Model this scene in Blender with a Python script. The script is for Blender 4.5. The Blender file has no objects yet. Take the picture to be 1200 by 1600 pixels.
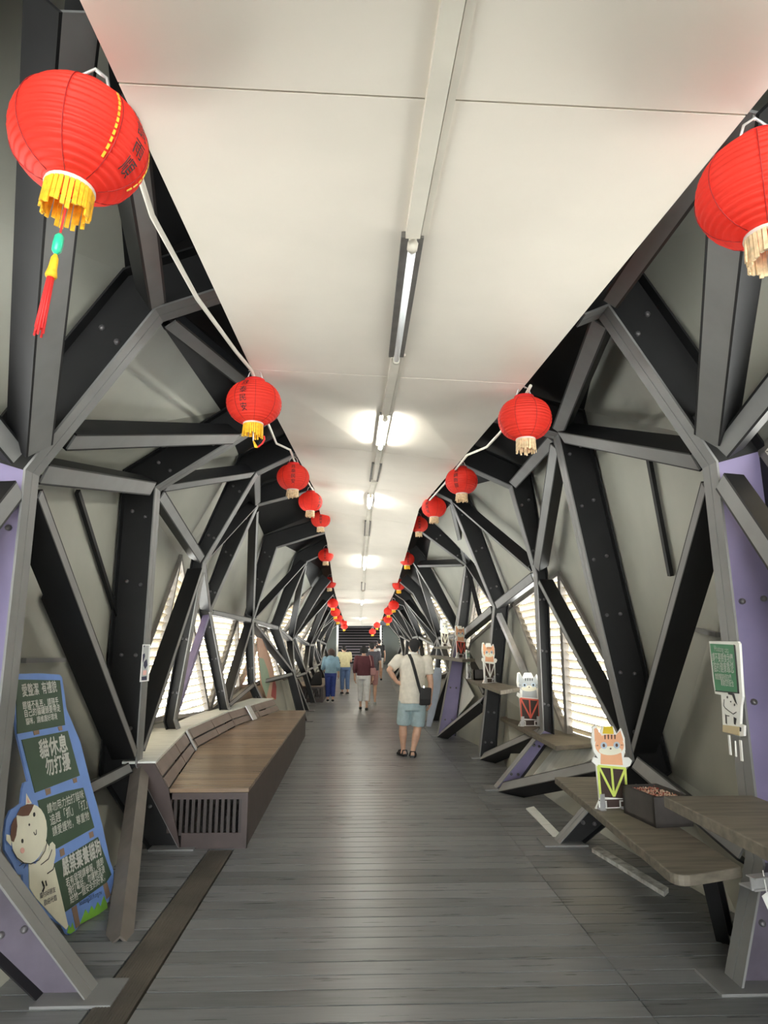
import bpy, math, random
from mathutils import Vector, Matrix, Euler
V = Vector
rnd = random.Random(7)
C = bpy.context.scene.collection
S = bpy.context.scene
# ------------------------------------------------------------------ camera
F = 1060.0
CAM = V((0, 0, 1.6))
cd = bpy.data.cameras.new('camera'); cam = bpy.data.objects.new('camera', cd); C.objects.link(cam)
cd.sensor_fit = 'VERTICAL'; cd.sensor_height = 36.0; cd.lens = F/1600*36.0
cd.clip_start = 0.05; cd.clip_end = 500
cam.location = CAM
cam.rotation_euler = (math.radians(90+11.2), 0, math.radians(-2.0))
S.camera = cam
R = cam.rotation_euler.to_matrix()
# ------------------------------------------------------------------ light and exposure
S.view_settings.view_transform = 'Standard'
S.view_settings.look = 'None'
S.view_settings.gamma = 1.0
S.view_settings.use_curve_mapping = False
S.view_settings.exposure = 1.55
S.cycles.max_bounces = 10
S.cycles.diffuse_bounces = 8
S.cycles.sample_clamp_indirect = 8
S.cycles.use_denoising = True
w = bpy.data.worlds.new('sky'); S.world = w; w.use_nodes = True
nt = w.node_tree; bg = nt.nodes['Background']
tc = nt.nodes.new('ShaderNodeTexCoord'); sx = nt.nodes.new('ShaderNodeSeparateXYZ'); rp = nt.nodes.new('ShaderNodeValToRGB')
nt.links.new(tc.outputs['Generated'], sx.inputs[0]); nt.links.new(sx.outputs['Z'], rp.inputs[0])
rp.color_ramp.elements[0].position = 0.0; rp.color_ramp.elements[0].color = (0.95, 0.97, 0.93, 1)
rp.color_ramp.elements[1].position = 0.6; rp.color_ramp.elements[1].color = (0.86, 0.93, 1.0, 1)
nt.links.new(rp.outputs[0], bg.inputs['Color'])
bg.inputs['Strength'].default_value = 6.5
TUBE_STRENGTH = 45.0
# ------------------------------------------------------------------ helpers
def ray(px, py):
    return R @ V((px-600, -(py-800), -F))
def U(px, py, Y):                       # point of the photograph at the distance Y down the bridge
    d = ray(px, py); return CAM + d*(Y/d.y)
def G(px, py, z=0.0):                   # point of the photograph on a level surface
    d = ray(px, py); return CAM + d*((z-CAM.z)/d.z)
def PL(px, py, p, n):                   # point of the photograph on a plane
    d = ray(px, py); return CAM + d*((p-CAM).dot(n)/d.dot(n))
def prj(p):                             # where a point falls in the photograph
    q = R.transposed() @ (V(p)-CAM); return (600+F*q.x/-q.z, 800-F*q.y/-q.z)

def mat(name, col, rough=0.6, metal=0.0, nz=None, amt=0.15, bump=0.0, spec=0.5, stretch=None, trans=0.0, emit=None, col2=None):
    m = bpy.data.materials.new(name); m.use_nodes = True
    t = m.node_tree; b = t.nodes['Principled BSDF']
    b.inputs['Base Color'].default_value = (*col, 1); b.inputs['Roughness'].default_value = rough
    b.inputs['Metallic'].default_value = metal; b.inputs['Specular IOR Level'].default_value = spec
    if nz:
        c = t.nodes.new('ShaderNodeTexCoord'); mp = t.nodes.new('ShaderNodeMapping')
        n = t.nodes.new('ShaderNodeTexNoise'); n.inputs['Scale'].default_value = nz; n.inputs['Detail'].default_value = 5
        if stretch: mp.inputs['Scale'].default_value = stretch
        t.links.new(c.outputs['Object'], mp.inputs[0]); t.links.new(mp.outputs[0], n.inputs['Vector'])
        r = t.nodes.new('ShaderNodeValToRGB')
        c2 = col2 or tuple(x*(1+amt) for x in col)
        r.color_ramp.elements[0].position = 0.3; r.color_ramp.elements[1].position = 0.7
        r.color_ramp.elements[0].color = (*[x*(1-amt) for x in col], 1); r.color_ramp.elements[1].color = (*[min(1, x) for x in c2], 1)
        t.links.new(n.outputs['Fac'], r.inputs[0]); t.links.new(r.outputs[0], b.inputs['Base Color'])
        if bump:
            u = t.nodes.new('ShaderNodeBump'); u.inputs['Strength'].default_value = bump; u.inputs['Distance'].default_value = 0.01
            t.links.new(n.outputs['Fac'], u.inputs['Height']); t.links.new(u.outputs[0], b.inputs['Normal'])
    if trans:
        tr = t.nodes.new('ShaderNodeBsdfTranslucent'); tr.inputs['Color'].default_value = (*col, 1)
        mx = t.nodes.new('ShaderNodeMixShader'); mx.inputs[0].default_value = trans
        o = t.nodes['Material Output']
        t.links.new(b.outputs[0], mx.inputs[1]); t.links.new(tr.outputs[0], mx.inputs[2]); t.links.new(mx.outputs[0], o.inputs[0])
    if emit:
        b.inputs['Emission Color'].default_value = (*col, 1); b.inputs['Emission Strength'].default_value = emit
    return m

class MB:
    def __init__(s): s.v = []; s.f = []; s.mi = []; s.k = 0; s.sm = []
    def add(s, vs, fs, smooth=False):
        o = len(s.v); s.v += [V(p) for p in vs]
        for f in fs: s.f.append([o+i for i in f]); s.mi.append(s.k); s.sm.append(smooth)
        return s
    def hexa(s, a, b):                  # two quads of four points, joined
        return s.add(list(a)+list(b), [(0,3,2,1),(4,5,6,7),(0,1,5,4),(1,2,6,5),(2,3,7,6),(3,0,4,7)])
    def box(s, c, x, y, z):             # centre and three half vectors
        c, x, y, z = V(c), V(x), V(y), V(z)
        return s.hexa([c-x-y-z, c+x-y-z, c+x+y-z, c-x+y-z], [c-x-y+z, c+x-y+z, c+x+y+z, c-x+y+z])
    def bx(s, x0, x1, y0, y1, z0, z1):
        return s.box(((x0+x1)/2, (y0+y1)/2, (z0+z1)/2), ((x1-x0)/2, 0, 0), (0, (y1-y0)/2, 0), (0, 0, (z1-z0)/2))
    def bar(s, p, q, side, ws, wn, off=0.0):   # box along p-q, ws across side, wn across the third direction
        p, q = V(p), V(q); d = (q-p).normalized(); sd = (V(side)-d*V(side).dot(d)).normalized(); n = d.cross(sd)
        m = (p+q)/2 + sd*off
        return s.box(m, (q-p)/2, sd*ws/2, n*wn/2)
    def tube(s, pts, r, n=8, cap=True):
        pts = [V(p) for p in pts]; rs = r if isinstance(r, (list, tuple)) else [r]*len(pts)
        up = None; vs = []
        for i, p in enumerate(pts):
            d = (pts[min(i+1, len(pts)-1)]-pts[max(i-1, 0)]).normalized()
            if up is None: up = d.orthogonal().normalized()
            up = (up-d*up.dot(d)).normalized(); w_ = d.cross(up)
            vs += [p+(up*math.cos(a)+w_*math.sin(a))*rs[i] for a in [2*math.pi*k/n for k in range(n)]]
        fs = [(i*n+k, i*n+(k+1) % n, (i+1)*n+(k+1) % n, (i+1)*n+k) for i in range(len(pts)-1) for k in range(n)]
        if cap: fs += [tuple(range(n))[::-1], tuple(range((len(pts)-1)*n, len(pts)*n))]
        return s.add(vs, fs, True)
    def lathe(s, prof, n=24, c=(0,0,0), sx=1, sy=1, cap=True, ax=None):
        vs = []; c = V(c)
        for r, z in prof:
            for k in range(n):
                a = 2*math.pi*k/n; vs.append(c+V((r*math.cos(a)*sx, r*math.sin(a)*sy, z)))
        if ax is not None: vs = [c + ax @ (p-c) for p in vs]
        m = len(prof)
        fs = [(i*n+k, i*n+(k+1) % n, (i+1)*n+(k+1) % n, (i+1)*n+k) for i in range(m-1) for k in range(n)]
        if cap: fs += [tuple(range(n))[::-1], tuple(range((m-1)*n, m*n))]
        return s.add(vs, fs, True)
    def prism(s, poly, d):              # polygon pushed along d
        poly = [V(p) for p in poly]; n = len(poly); d = V(d)
        return s.add(poly+[p+d for p in poly], [tuple(range(n))[::-1], tuple(range(n, 2*n))]+[(i, (i+1) % n, n+(i+1) % n, n+i) for i in range(n)])
    def build(s, name, m, parent=None, bevel=0.0):
        me = bpy.data.meshes.new(name); me.from_pydata([tuple(p) for p in s.v], [], s.f)
        ms = m if isinstance(m, (list, tuple)) else [m]
        for x in ms: me.materials.append(x)
        for p, k, q in zip(me.polygons, s.mi, s.sm): p.material_index = min(k, len(ms)-1); p.use_smooth = q
        import bmesh
        b = bmesh.new(); b.from_mesh(me); bmesh.ops.recalc_face_normals(b, faces=b.faces); b.to_mesh(me); b.free()
        o = bpy.data.objects.new(name, me); C.objects.link(o)
        if parent is not None:
            o.parent = parent; o.matrix_parent_inverse = Matrix.Translation(parent.location).inverted() if parent.rotation_euler.to_quaternion().angle < 1e-6 else parent.matrix_basis.inverted()
        if bevel:
            bv = o.modifiers.new('bevel', 'BEVEL'); bv.width = bevel; bv.segments = 2; bv.limit_method = 'ANGLE'
        return o
def tag(o, label=None, cat=None, group=None, kind=None):
    if label: o['label'] = label
    if cat: o['category'] = cat
    if group: o['group'] = group
    if kind: o['kind'] = kind
    return o
def thing(name, label, cat, loc=(0,0,0), group=None):
    o = bpy.data.objects.new(name, None); C.objects.link(o); o.location = loc; o.empty_display_size = 0.1
    return tag(o, label, cat, group)
def struct(o): o['kind'] = 'structure'; return o
ORD = ['first','second','third','fourth','fifth','sixth','seventh','eighth','ninth','tenth','eleventh','twelfth','thirteenth','fourteenth','fifteenth']
# text turned into a mesh: returns (verts2d, faces), centred, with height about size
def glyphs(s, size=1.0, bold=0.0, align='CENTER', line=1.0):
    c = bpy.data.curves.new('t', 'FONT'); c.body = s; c.size = size; c.align_x = align; c.align_y = 'CENTER'; c.offset = bold; c.space_line = line
    c.resolution_u = 2
    o = bpy.data.objects.new('t', c); C.objects.link(o)
    bpy.context.view_layer.update()
    me = bpy.data.meshes.new_from_object(o.evaluated_get(bpy.context.evaluated_depsgraph_get()))
    vs = [(v.co.x, v.co.y) for v in me.vertices]; fs = [tuple(p.vertices) for p in me.polygons]
    bpy.data.objects.remove(o); bpy.data.curves.remove(c); bpy.data.meshes.remove(me)
    return vs, fs
# ------------------------------------------------------------------ materials
M = {}
M['steel'] = mat('painted_steel', (0.20,0.20,0.20), 0.45, 0.0, 5, 0.09, 0.015)
M['lavender'] = mat('lit_lavender_steel', (0.21,0.18,0.32), 0.55, 0, 3, 0.12)  # window light on the violet steel webs put into this paler colour
M['violet_dark'] = mat('dim_violet_steel', (0.10,0.085,0.115), 0.5, 0, 4, 0.35)  # dimmer light low on the near ribs put into a darker violet
M['panel'] = mat('grey_green_panel', (0.36,0.36,0.31), 0.55, 0, 1.5, 0.10)
M['ceil'] = mat('cream_ceiling', (0.70,0.645,0.565), 0.45, 0, 2.5, 0.035)
M['ceil_trim'] = mat('cream_trunking', (0.62,0.58,0.50), 0.5, 0, 4, 0.08)
M['dark'] = mat('dark_gap', (0.02,0.02,0.02), 0.8)
M['slat'] = mat('pale_louvre_wood', (0.60,0.54,0.43), 0.7, 0, 5, 0.15, trans=0.3)
M['frame'] = mat('grey_frame', (0.22,0.20,0.18), 0.6, 0, 5, 0.2)
M['timber'] = mat('weathered_timber', (0.16,0.14,0.11), 0.6, 0, 3, 0.3, 0.1, stretch=(1,8,8))
M['bolt'] = mat('bolt_steel', (0.13,0.125,0.13), 0.4, 0.3, 20, 0.1)
M['white'] = mat('white_paint', (0.80,0.80,0.78), 0.5, 0, 5, 0.03)
M['black'] = mat('black_paint', (0.012,0.012,0.014), 0.5, 0, 5, 0.1)
M['steel_brown'] = mat('brown_steel', (0.15,0.13,0.115), 0.5, 0, 5, 0.2)
M['web'] = mat('black_painted_web', (0.011,0.011,0.012), 0.5, 0, 5, 0.15, spec=0.3)  # near-black holds the shade of webs, brace sides, upper panels; strips are black
M['strip'] = mat('worn_metal_strip', (0.13,0.115,0.095), 0.42, 0.4, 3, 0.35, 0.05)
M['stair'] = mat('dark_stair', (0.012,0.010,0.011), 0.7)
M['nosing'] = mat('pale_nosing', (0.42,0.36,0.38), 0.6)
M['glassdark'] = mat('dark_green_panel', (0.05,0.06,0.055), 0.15)
M['holder'] = mat('grey_lamp_holder', (0.12,0.11,0.10), 0.5, 0, 8, 0.3)
M['tube_on'] = mat('lit_tube', (1.0,1.0,0.92), 0.4, emit=TUBE_STRENGTH)
M['tube_off'] = mat('white_glass_tube', (0.88,0.92,0.95), 0.2, spec=0.6)
M['socket'] = mat('lamp_socket', (0.5,0.47,0.40), 0.5)
M['lantern'] = mat('red_lantern_paper', (0.90,0.060,0.036), 0.6, 0, 9, 0.10, 0.15, trans=0.45)
M['lantern_ring'] = mat('red_lantern_ring', (0.70,0.02,0.02), 0.5)
M['lantern_seam'] = mat('lantern_seam', (0.38,0.01,0.01), 0.6)
M['ring_white'] = mat('wire_ring', (0.65,0.55,0.5), 0.5)
M['fringe'] = mat('golden_fringe', (0.90,0.48,0.02), 0.7, 0, 60, 0.25)
M['fringe_pale'] = mat('faded_fringe', (0.66,0.50,0.30), 0.7, 0, 60, 0.25)
M['gold'] = mat('gold_foil', (0.85,0.62,0.06), 0.35, 0.3)
M['tassel_red'] = mat('red_tassel', (0.75,0.03,0.03), 0.6)
M['bead_green'] = mat('green_bead', (0.03,0.55,0.32), 0.3)
M['wire'] = mat('pale_wire', (0.62,0.61,0.60), 0.4, 0.5)
M['cord'] = mat('white_cord', (0.66,0.62,0.55), 0.5)
def stripes_mat(name, c1, c2, rough=.4, sc=(1,10,1)):
    return mat(name, c1, rough, 0, 2.5, 0.25, 0.05, stretch=sc, col2=c2)
M['bench_top'] = stripes_mat('brown_bench_top', (0.17,0.105,0.058), (0.25,0.165,0.10), .38)
M['bench_side'] = mat('dark_brown_boards', (0.055,0.036,0.034), .5, 0, 4, .25)
M['bench_slat'] = mat('dark_slat', (0.03,0.02,0.019), .5, 0, 4, .25)
M['bench_back'] = mat('taupe_boards', (0.20,0.145,0.125), .5, 0, 4, .15)
M['pale_ledge'] = mat('weathered_wood_and_lit_panel', (0.80,0.82,0.78), .5, 0, 3, .10, stretch=(1,6,1))
M['chipped'] = mat('chipped_paint', (0.30,0.29,0.26), .6, 0, 14, .1, col2=(.75,.75,.72))
M['alu'] = mat('bare_aluminium', (0.62,0.62,0.64), .35, .7, 10, .12)
M['planter'] = mat('dark_planter', (0.055,0.048,0.046), .6, 0, 9, .2)
M['soil'] = mat('brown_soil', (0.10,0.06,0.04), .9)
M['gravel_pink'] = mat('pink_gravel', (0.62,0.33,0.24), .8)
M['gravel_red'] = mat('red_gravel', (0.42,0.10,0.07), .8)
M['gravel_cream'] = mat('cream_gravel', (0.72,0.56,0.42), .8)
for n_, c_ in dict(sign_blue=(.17,.30,.68), sign_green=(.045,.085,.055), sign_green2=(.06,.24,.12), sign_brown=(.26,.17,.12), sign_grass=(.22,.50,.06), sign_cream=(.78,.76,.62), sign_patch=(.12,.055,.035), sign_patch_dark=(.05,.03,.025), sign_pink=(.75,.42,.36), sign_white=(.82,.82,.78), sign_ink=(.03,.03,.06), sign_tan=(.55,.45,.27), print_grey=(.42,.42,.40), mural_peach=(.62,.38,.27), mural_green=(.30,.42,.30), mural_red=(.42,.06,.06), fur_orange=(.80,.42,.24), fur_grey=(.42,.45,.47), fur_green=(.35,.55,.42), eye_grey=(.45,.55,.65), truss_lime=(.62,.72,.15), truss_red=(.75,.13,.09)).items():
    M[n_] = mat(n_, c_, .55, 0, 8, .06)
for n_, c_ in dict(skin=(.62,.38,.27), hair_black=(.012,.011,.012), hair_brown=(.05,.028,.022), shirt_cream=(.66,.62,.54), shirt_white=(.78,.77,.74), shorts_blue=(.34,.44,.47), black_cloth=(.014,.014,.015), black_cloth2=(.03,.03,.032), maroon=(.10,.025,.035), white_cloth=(.72,.72,.72), pink_bag=(.42,.22,.22), charcoal=(.08,.08,.10), denim_pale=(.22,.36,.46), navy=(.025,.05,.24), yellow_cloth=(.60,.55,.33), jeans=(.10,.17,.34), shoe_black=(.02,.02,.022), shoe_grey=(.4,.42,.42), shoe_sole=(.55,.55,.52)).items():
    M[n_] = mat(n_, c_, .8 if n_ not in ('skin',) else .5, 0, 14, .10)
M['check_cloth'] = mat('black_white_cloth', (.03,.03,.03), .8, 0, 18, .1, col2=(.8,.8,.8))
# ------------------------------------------------------------------ ceiling
ST = [(1.62,(185,130),(1166,180)), (4.05,(393,577),(822,600)), (10.2,(491,764),(655,795)), (13.9,(511,847),(637,858)), (19.0,(522,922),(618,922)), (25.0,(530,950),(604,950)), (40.0,(541,978),(592,978))]
CL = [(Y, U(*a, Y), U(*b, Y)) for Y, a, b in ST]
a0 = CL[0]; a1 = CL[1]; tt = (-5.0-a0[0])/(a1[0]-a0[0])
CL.insert(0, (-5.0, V((a0[1].x, 0, a0[1].z-.1)), V((a0[2].x, 0, a0[2].z-.1))) if False else (-5.0, a0[1].lerp(a1[1], tt), a0[2].lerp(a1[2], tt)))
def ceil(Y):
    for i in range(len(CL)-1):
        if Y <= CL[i+1][0] or i == len(CL)-2:
            t = (Y-CL[i][0])/(CL[i+1][0]-CL[i][0]); return CL[i][1].lerp(CL[i+1][1], t), CL[i][2].lerp(CL[i+1][2], t)
def ceil_at(px, py):                    # point of the ceiling seen at a pixel
    lo, hi = 0.5, 39.9
    for _ in range(50):
        m = (lo+hi)/2; p = U(px, py, m); a, b = ceil(m); t = (p.x-a.x)/(b.x-a.x); z = a.z+(b.z-a.z)*t
        if p.z > z: hi = m
        else: lo = m
    return U(px, py, lo)
def ceil_mid(Y, t=0.5, dz=0.0):
    a, b = ceil(Y); return a.lerp(b, t)+V((0,0,dz))
mb = MB(); seams = [-5.0, -3.28, -.83, 1.62] + [4.05+2.45*k for k in range(15)]
ys = sorted(seams + [40.0, 10.2, 13.9, 19.0, 25.0])
ys = [y for i, y in enumerate(ys) if i == 0 or y-ys[i-1] > 0.3]
for i in range(len(ys)-1):
    g0 = 0.004 if ys[i] in seams else 0; g1 = 0.004 if ys[i+1] in seams else 0
    a, b = ceil(ys[i]+g0); c, d = ceil(ys[i+1]-g1)
    for s_ in ((0, .5), (.5, 1)):
        q = [a.lerp(b, s_[0]), a.lerp(b, s_[1]), c.lerp(d, s_[1]), c.lerp(d, s_[0])]
        mb.hexa(q, [p+V((0,0,0.025)) for p in q])
mb.k = 1
for y in seams[1:-1]:                   # joint strips over the seams
    a, b = ceil(y); mb.hexa([a+V((0,-.03,.026)), b+V((0,-.03,.026)), b+V((0,.03,.026)), a+V((0,.03,.026))], [a+V((0,-.03,.03)), b+V((0,-.03,.03)), b+V((0,.03,.03)), a+V((0,.03,.03))])
struct(mb.build('ceiling', [M['ceil'], M['ceil_trim']]))
# ------------------------------------------------------------------ ribs
def floor_z(Y): return 0.0 if Y < 25 else (Y-25)/15*0.62
RY = [1.8, 3.6, 6.0, 8.2, 10.6, 13.0, 15.4] + [17.8+2.4*k for k in range(10)]
RYR = [1.8, 3.6, 6.0, 8.2, 10.4, 12.9, 15.3] + [17.8+2.4*k for k in range(10)]
def u(Y, *ps): return [U(a, b, Y) for a, b in ps]
def bottom(p, Y): p.z = floor_z(Y); return p
LEFT = [[U(205,170,1.8), U(60,-220,1.8), V((-1.85,1.8,3.15)), V((-1.9,1.8,.45)), V((-1.5,1.8,0))],
  u(3.6,(343,463),(249,493),(51,739),(-12,1338),(148,1545)),
  u(6.0,(440,645),(375,686),(247,765),(218,1192),(285,1322)),
  u(8.2,(474,706),(402,741),(320,880),(275,1124),(310,1225)),
  u(10.6,(495,766),(403,790),(329,956),(357,1103),(390,1180)),
  u(13.0,(508,833),(433,856),(396,970),(399,1068),(436,1150)),
  u(15.4,(514,862),(480,878),(437,982),(460,1052),(481,1122))]
RIGHT = [[U(1140,205,1.8), U(1265,-150,1.8), V((1.85,1.8,3.1)), V((1.9,1.8,.45)), V((1.6,1.8,0))],
  u(3.6,(908,502),(943,488),(1108,727),(1178,1345),(1145,1545)),
  u(6.0,(770,655),(868,682),(922,920),(984,1185),(868,1332)),
  u(8.2,(708,722),(797,762),(836,898),(846,1140),(772,1243)),
  u(10.4,(673,768),(704,783),(771,949),(758,1088),(748,1205)),
  u(12.9,(645,815),(661,834),(727,883),(711,1000),(683,1153)),
  u(15.3,(634,865),(649,885),(714,993),(700,1050),(672,1137))]
for k in range(10):
    Y = RY[7+k]; a, b = ceil(min(Y, 39.9)); fz = floor_z(Y); wv = 0.18*math.sin(k*1.9)
    a = a+V((-.05,0,0)); b = b+V((.05,0,0))
    LEFT.append([a, V((-1.02+wv*.5, Y, 2.95-.02*k)), V((-1.72-wv, Y, 1.75+fz*.4+wv)), V((-1.62+wv*.5, Y, .85+fz*.8)), V((-1.25, Y, fz))])
    RIGHT.append([b, V((1.38-wv*.5, Y, 2.95-.02*k)), V((2.0+wv, Y, 1.80+fz*.4-wv)), V((1.9-wv*.5, Y, .85+fz*.8)), V((1.5, Y, fz))])
for SIDE in (LEFT, RIGHT):
    for n_ in SIDE: bottom(n_[4], n_[4].y)
D_RIB = 0.30
def outer(nodes, d, sgn):               # rib nodes pushed outwards, mitred
    out = []
    for i, p in enumerate(nodes):
        ds = []
        if i > 0: ds.append((p-nodes[i-1]).normalized())
        if i < len(nodes)-1: ds.append((nodes[i+1]-p).normalized())
        ns = [V((t.z, 0, -t.x))*sgn for t in ds]
        n = sum(ns, V()).normalized(); c = max(0.55, n.dot(ns[0])); out.append(p+n*(d[i] if isinstance(d, (list, tuple)) else d)/c)
    out[-1].z = nodes[-1].z
    return out
def make_rib(nodes, sgn, k, side):
    Y = nodes[0].y; w = 0.155; dl = DEP.get((side, k), [D_RIB]*5); o = outer(nodes, dl, sgn); i2 = outer(nodes, 0.012, sgn); o2 = outer(nodes, [x-.012 for x in dl], sgn)
    t = thing('steel_rib', f'dark bolted steel rib of the {side} wall, {ORD[k]} one counted from the near end', 'steel rib', tuple(nodes[4]), 'steel ribs of the bridge')
    a = V((0, w/2, 0)); g = V((0, 0.002, 0))
    f = MB(); ww = MB(); e = MB()
    for j in range(4):
        for lo, hi in ((-a, -g), (g, a)):
            f.hexa([nodes[j]+lo, nodes[j]+hi, i2[j]+hi, i2[j]+lo], [nodes[j+1]+lo, nodes[j+1]+hi, i2[j+1]+hi, i2[j+1]+lo])
        e.hexa([o2[j]-a, o2[j]+a, o[j]+a, o[j]-a], [o2[j+1]-a, o2[j+1]+a, o[j+1]+a, o[j+1]-a])
        b = V((0, .006, 0))
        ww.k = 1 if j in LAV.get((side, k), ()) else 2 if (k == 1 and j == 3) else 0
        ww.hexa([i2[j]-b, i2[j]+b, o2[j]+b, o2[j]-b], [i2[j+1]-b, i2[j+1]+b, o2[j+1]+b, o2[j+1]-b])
    f.build('inner_flange', M['steel'], t); ww.build('web', [M['web'], M['lavender'], M['violet_dark']], t); e.build('outer_flange', M['web'], t)  # web and outer flange colours carry their light and shade
    if k < 6:
        for j in (1, 2, 3):
            L = (nodes[j+1]-nodes[j]).length; n = max(1, round(L/0.55))
            for q in range(n):
                for s_ in (0.3, 0.7):
                    tq = (q+0.5)/n; p = nodes[j].lerp(nodes[j+1], tq).lerp(o[j].lerp(o[j+1], tq), s_)
                    MB().lathe([(0.0,-.028),(.011,-.026),(.016,-.02),(.017,-.006),(.017,0)], 8, p, ax=Matrix.Rotation(-math.pi/2, 3, 'X')).build('bolt', M['bolt'], t)
    pl = MB(); q = nodes[4]; pl.bx(q.x-.12-(.12 if sgn > 0 else 0), q.x+.12+(0 if sgn > 0 else .12), Y-.13, Y+.13, q.z+.001, q.z+.014); pl.build('base_plate', M['steel'], t)
    return o
DEP = {('left',3): [.3,.3,.15,.12,.14], ('left',4): [.3,.3,.16,.13,.14], ('left',5): [.3,.3,.18,.13,.16], ('left',6): [.3,.3,.2,.16,.2],
       ('right',3): [.3,.3,.14,.13,.3], ('right',4): [.3,.3,.22,.22,.25], ('right',5): [.3,.28,.16,.2,.34], ('right',6): [.3,.3,.16,.16,.2]}
for k in range(7, 17): DEP[('left',k)] = DEP[('right',k)] = [.28,.26,.16,.13,.15]
LAV = {('left',1): (2,), ('right',1): (2,), ('right',3): (3,), ('right',5): (3,)}  # web segments whose window light is painted lavender
OL = [make_rib(n, 1, k, 'left') if k < 15 else outer(n, D_RIB, 1) for k, n in enumerate(LEFT)]
OR = [make_rib(n, -1, k, 'right') if k < 15 else outer(n, D_RIB, -1) for k, n in enumerate(RIGHT)]
# ------------------------------------------------------------------ walls, windows
SKIN_L = [outer(n, D_RIB+.02, 1) for n in LEFT]; SKIN_R = [outer(n, D_RIB+.02, -1) for n in RIGHT]
for SK, s_ in ((SKIN_L, -1), (SKIN_R, 1)):
    near = [V((p.x, -5.0, p.z)) for p in SK[0]]; SK.insert(0, near)
    for n_ in SK:
        n_[0] = V((n_[0].x, n_[0].y, n_[0].z+.12)); n_[4].z = min(n_[4].z, 0)-.3
win_no = [0]
def window(tri, out, side, fine=True):
    win_no[0] += 1
    root = bpy.data.objects.new(f'window_{win_no[0]}', None); C.objects.link(root); root.location = sum(tri, V())/len(tri); struct(root)
    n = len(tri); fr = MB(); cen = sum(tri, V())/n
    for i in range(n):
        p, q = tri[i], tri[(i+1) % n]; inn = (cen-(p+q)/2).normalized()
        fr.bar(p+inn*.02, q+inn*.02, out, .07, .05)
    fr.build('frame', M['frame'], root)
    sl = MB(); zs = [p.z for p in tri]; step = .095 if fine else .13; z = min(zs)+.03
    h = V((out.x, out.y, 0)).normalized(); tv = (h*.8+V((0,0,-.6))).normalized()
    while z < max(zs)-.02:
        xs = []
        for i in range(n):
            p, q = tri[i], tri[(i+1) % n]
            if (p.z-z)*(q.z-z) < 0: xs.append(p.lerp(q, (z-p.z)/(q.z-p.z)))
        if len(xs) == 2 and (xs[0]-xs[1]).length > .08:
            sl.bar(xs[0]+out*.05, xs[1]+out*.05, tv, .125 if fine else .16, .010)
        z += step
    if sl.v: sl.build('louvre_slats', M['slat'], root)
    if n == 3 or True:                  # battens that carry the slats
        bt = MB(); xs0 = min(p.y for p in tri); xs1 = max(p.y for p in tri); y = xs0+.35
        while y < xs1-.2:
            zz = []
            for i in range(n):
                p, q = tri[i], tri[(i+1) % n]
                if (p.y-y)*(q.y-y) < 0: zz.append(p.lerp(q, (y-p.y)/(q.y-p.y)))
            if len(zz) == 2: bt.bar(zz[0]+out*.13, zz[1]+out*.13, (0,1,0), .03, .02)
            y += .6
        if bt.v: bt.build('batten', M['slat'], root)
WIN = {}    # (side, bay from rib i to i+1) -> {(row, which triangle)}; row 2 is waist to knee
WIN['L'] = {(0,1): {'za'}, (2,3): {(2,1)}}
WIN['R'] = {(0,1): {'za'}, (2,3): {(2,1)}, (3,4): {(2,0)}, (4,5): {(2,0)}, (5,6): {(2,1)}}
for i in range(3, 16): WIN['L'][(i,i+1)] = {(2,0),(2,1)} | ({(1,1)} if i > 5 else set())
for i in range(6, 16): WIN['R'][(i,i+1)] = {(2,0),(2,1),(1,1)}
def skin(SK, NODES, side, sgn):
    mb = MB(); key = 'L' if sgn > 0 else 'R'
    for b in range(len(SK)-1):
        A, B = SK[b], SK[b+1]; wins = WIN[key].get((b-1, b), set())
        for r in range(4):
            a0, a1, b0, b1 = A[r], A[r+1], B[r], B[r+1]
            # row 2 diagonals run from the knee of the near rib to the waist of the far rib or the other way
            if r == 2:
                if b-1 in DIAG_UP[key]: tris = [(a0, b0, a1), (a1, b0, b1)]
                else: tris = [(b0, a0, b1), (a0, a1, b1)]
            else: tris = [(a0, b0, a1), (a1, b0, b1)]
            for q, t in enumerate(tris):
                mid = sum(t, V())/3; nn = (t[1]-t[0]).cross(t[2]-t[0]).normalized()
                if nn.dot(mid-V((.17, mid.y, 1.7))) < 0: nn = -nn
                isw = (r, q) in wins
                if 'za' in wins and r == 2 and q == 0: isw = True
                if isw: window(list(t), nn, side, b < 9)
                else:
                    mb.k = 1 if r == 0 else 0; mb.add(list(t)+[p+nn*.03 for p in t], [(0,1,2),(3,5,4),(0,1,4,3),(1,2,5,4),(2,0,3,5)])  # top row and roof black: shade of the void beside the ceiling painted on
        # roof from the shoulder line up to the ridge
        ra = V((.17, A[0].y, max(A[0].z, 3.3)+.5)); rb = V((.17, B[0].y, max(B[0].z, 3.3)+.5))
        up = V((0,0,.03)); mb.k = 1; mb.hexa([A[0], B[0], rb, ra], [A[0]+up, B[0]+up, rb+up, ra+up])
    return struct(mb.build('wall_'+side, [M['panel'], M['web']]))
# bays whose lower diagonal climbs from the near rib's knee to the far rib's waist
DIAG_UP = {'L': {0,2,3,4,5,6,8,10,12,14}, 'R': {0,2,3,6,8,10,12,14}}
skin(SKIN_L, LEFT, 'left', 1); skin(SKIN_R, RIGHT, 'right', -1)
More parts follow.
